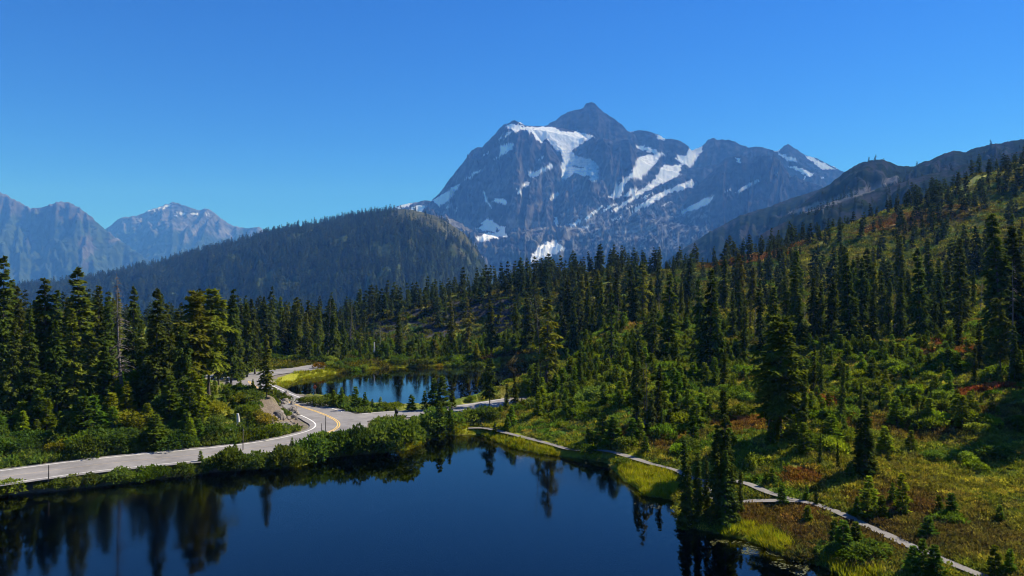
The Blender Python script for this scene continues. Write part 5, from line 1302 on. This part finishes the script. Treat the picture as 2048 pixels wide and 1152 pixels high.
for (px, yb, hh, lab) in [(490, 706, 4.2, 'pale broken trunk standing above the parking road'), (747, 718, 5.0, 'pale bare trunk at the left end of the far lake'), (62, 790, 4.0, 'weathered grey stub among young firs on the left bank')]:
    p = at_base(px, yb); e = thing('broken_trunk', lab, 'dead tree', p); j = Join()
    j.tube(np.stack([0.05 * hh * np.sin(t * 2), 0 * t, hh * t - 0.3 * (t == 0)], 1), 0.30 * (1 - 0.45 * t), 7); obj('trunk', j.mesh('broken_trunk', M_PALE), e)
    j = Join(); j.tube([(0.03 * hh, 0, 0.6 * hh), (0.5, 0.1, 0.68 * hh)], [0.07, 0.03], 4); obj('branch_stub', j.mesh('branch_stub', M_PALE), e)

# a dark sign seen from behind beside the side road, and a small orange diamond sign past the bend
p = at_base(793, 841); e = thing('road_sign', 'small dark sign on a thin post beside the side road junction', 'sign', p, 0.2)
j = Join(); j.tube([(0, 0, -0.3), (0, 0, 1.75)], [0.045, 0.045], 6); obj('post', j.mesh('sign_post', M_METAL), e)
j = Join(); j.box((0, -0.06, 1.42), (0.27, 0.012, 0.34)); obj('sign_panel', j.mesh('sign_panel', M_SIGNBACK), e)
j = Join(); j.box((0, -0.06, 0.86), (0.16, 0.012, 0.14)); obj('sign_panel', j.mesh('lower_panel', M_SIGNBACK), e)
p = at_base(630, 801); e = thing('warning_sign', 'small rust-orange diamond sign above bushes past the road bend', 'sign', p, -0.3)
j = Join(); j.tube([(0, 0, -0.3), (0, 0, 2.9)], [0.045, 0.045], 6); obj('post', j.mesh('sign_post', M_METAL), e)
pl = Join(); pl.add([[0, -.06, 2.05], [.45, -.06, 2.5], [0, -.06, 2.95], [-.45, -.06, 2.5], [0, -.085, 2.05], [.45, -.085, 2.5], [0, -.085, 2.95], [-.45, -.085, 2.5]], [[0, 3, 2, 1], [4, 5, 6, 7], [0, 1, 5, 4], [1, 2, 6, 5], [2, 3, 7, 6], [3, 0, 4, 7]]); obj('sign_panel', pl.mesh('sign_panel', M_RUST), e)
for (px, yb, hh, lab) in [(97, 977, 2.6, 'thin dark stake on the verge beside the left road'), (486, 902, 3.0, 'thin wooden stake beside the road left of the bend'), (643, 880, 2.3, 'dark wooden stake among bushes at the road bend'), (651, 884, 3.6, 'tall dark bare stake right of the shorter one at the bend')]:
    p = at_base(px, yb); e = thing('snow_stake', lab, 'stake', p, 0.0, 'stakes along the road')
    j = Join(); j.tube([(0, 0, -0.3), (0.01, 0, hh * 0.6), (0.03, 0, hh)], [0.06, 0.055, 0.035], 6); obj('pole', j.mesh('stake_pole', M_BARK), e)
    j = Join(); j.tube([(0.026, 0, hh * 0.86), (0.028, 0, hh * 0.93)], [0.058, 0.056], 6); obj('band', j.mesh('stake_band', M_DEAD), e)

# the white car behind the trees
M_CARW = plain('white_car_paint', [(0.3, (0.70, 0.70, 0.71)), (0.7, (0.78, 0.78, 0.79))], 1.0, 0.25, spec=0.5)
M_GLASS = plain('dark_car_glass', [(0.3, (0.012, 0.014, 0.016)), (0.7, (0.02, 0.022, 0.025))], 1.0, 0.06, spec=0.6)
M_TYRE = plain('tyre_rubber', [(0.3, (0.012, 0.012, 0.012)), (0.7, (0.025, 0.025, 0.025))], 8.0, 0.8)
p = PZ(401, 748, 1.25); p[2] = 1.27
e = thing('parked_car', 'white parked car half hidden behind tree trunks by the far road', 'car', p, 0.25)
import bmesh
def loft(name, secs, mat):
    """secs: (x, half width, z0, z1) from tail to nose"""
    V, F = [], []
    for (x, hw, z0, z1) in secs: V += [(x, -hw, z0), (x, -hw, z0 + 0.7 * (z1 - z0)), (x, -hw * 0.86, z1), (x, hw * 0.86, z1), (x, hw, z0 + 0.7 * (z1 - z0)), (x, hw, z0)]
    n = len(secs)
    for i in range(n - 1):
        for k in range(6): F.append((i * 6 + k, i * 6 + (k + 1) % 6, (i + 1) * 6 + (k + 1) % 6, (i + 1) * 6 + k))
    me = bpy.data.meshes.new(name); me.from_pydata(V, [], F + [tuple(range(6)), tuple(range(6 * n - 1, 6 * n - 7, -1))]); me.materials.append(mat)
    bm = bmesh.new(); bm.from_mesh(me); bmesh.ops.recalc_face_normals(bm, faces=bm.faces); bm.to_mesh(me); bm.free()
    return me
obj('body', loft('car_body', [(-2.25, .80, .42, .90), (-2.1, .88, .32, .98), (-1.2, .91, .26, 1.0), (0.9, .91, .26, .98), (1.7, .88, .28, .88), (2.2, .78, .34, .70)], M_CARW), e)
obj('window_band', loft('car_windows', [(-2.0, .78, .97, 1.05), (-1.75, .78, .97, 1.42), (0.1, .78, .97, 1.46), (0.95, .78, .96, 1.02)], M_GLASS), e)
obj('roof', loft('car_roof', [(-1.78, .70, 1.42, 1.47), (-1.2, .72, 1.45, 1.53), (-0.2, .72, 1.45, 1.53), (0.18, .70, 1.42, 1.47)], M_CARW), e)
for sx in (-1.38, 1.36):
    for sy in (-1, 1):
        j = Join(); j.tube([(sx, sy * 0.72, .33), (sx, sy * 0.80, .33), (sx, sy * 0.92, .33)], [.33, .33, .32], 16)
        wh = obj('wheel', j.mesh('wheel', M_TYRE), e)
        j = Join(); j.tube([(sx, sy * 0.90, .33), (sx, sy * 0.935, .33)], [.2, .19], 12); obj('rim', j.mesh('rim', M_METAL), wh)
for sy in (-1, 1):
    j = Join(); j.box((2.16, sy * 0.55, .60), (.05, .16, .06)); obj('headlight', j.mesh('headlight', M_PALESTONE), e)
    j = Join(); j.box((-2.2, sy * 0.62, .78), (.05, .12, .08)); obj('tail_light', j.mesh('tail_light', M_RUST), e)

# ------------------------------------------------------------------ the air
m, N, L, out = new_mat('mountain_air')
pv = N.new('ShaderNodeVolumePrincipled')
pv.inputs['Color'].default_value = (0.10, 0.33, 1.0, 1); pv.inputs['Absorption Color'].default_value = (1, 1, 1, 1); pv.inputs['Density'].default_value = 0.95e-4; pv.inputs['Anisotropy'].default_value = 0.0
L.new(pv.outputs[0], out.inputs['Volume'])
M_AIR = m
j = Join(); j.box((0, 0, 790), (12800, 12800, 960))
obj('haze', j.mesh('haze', M_AIR), kind='stuff', label='thin blue mountain air over the whole valley', cat='haze')
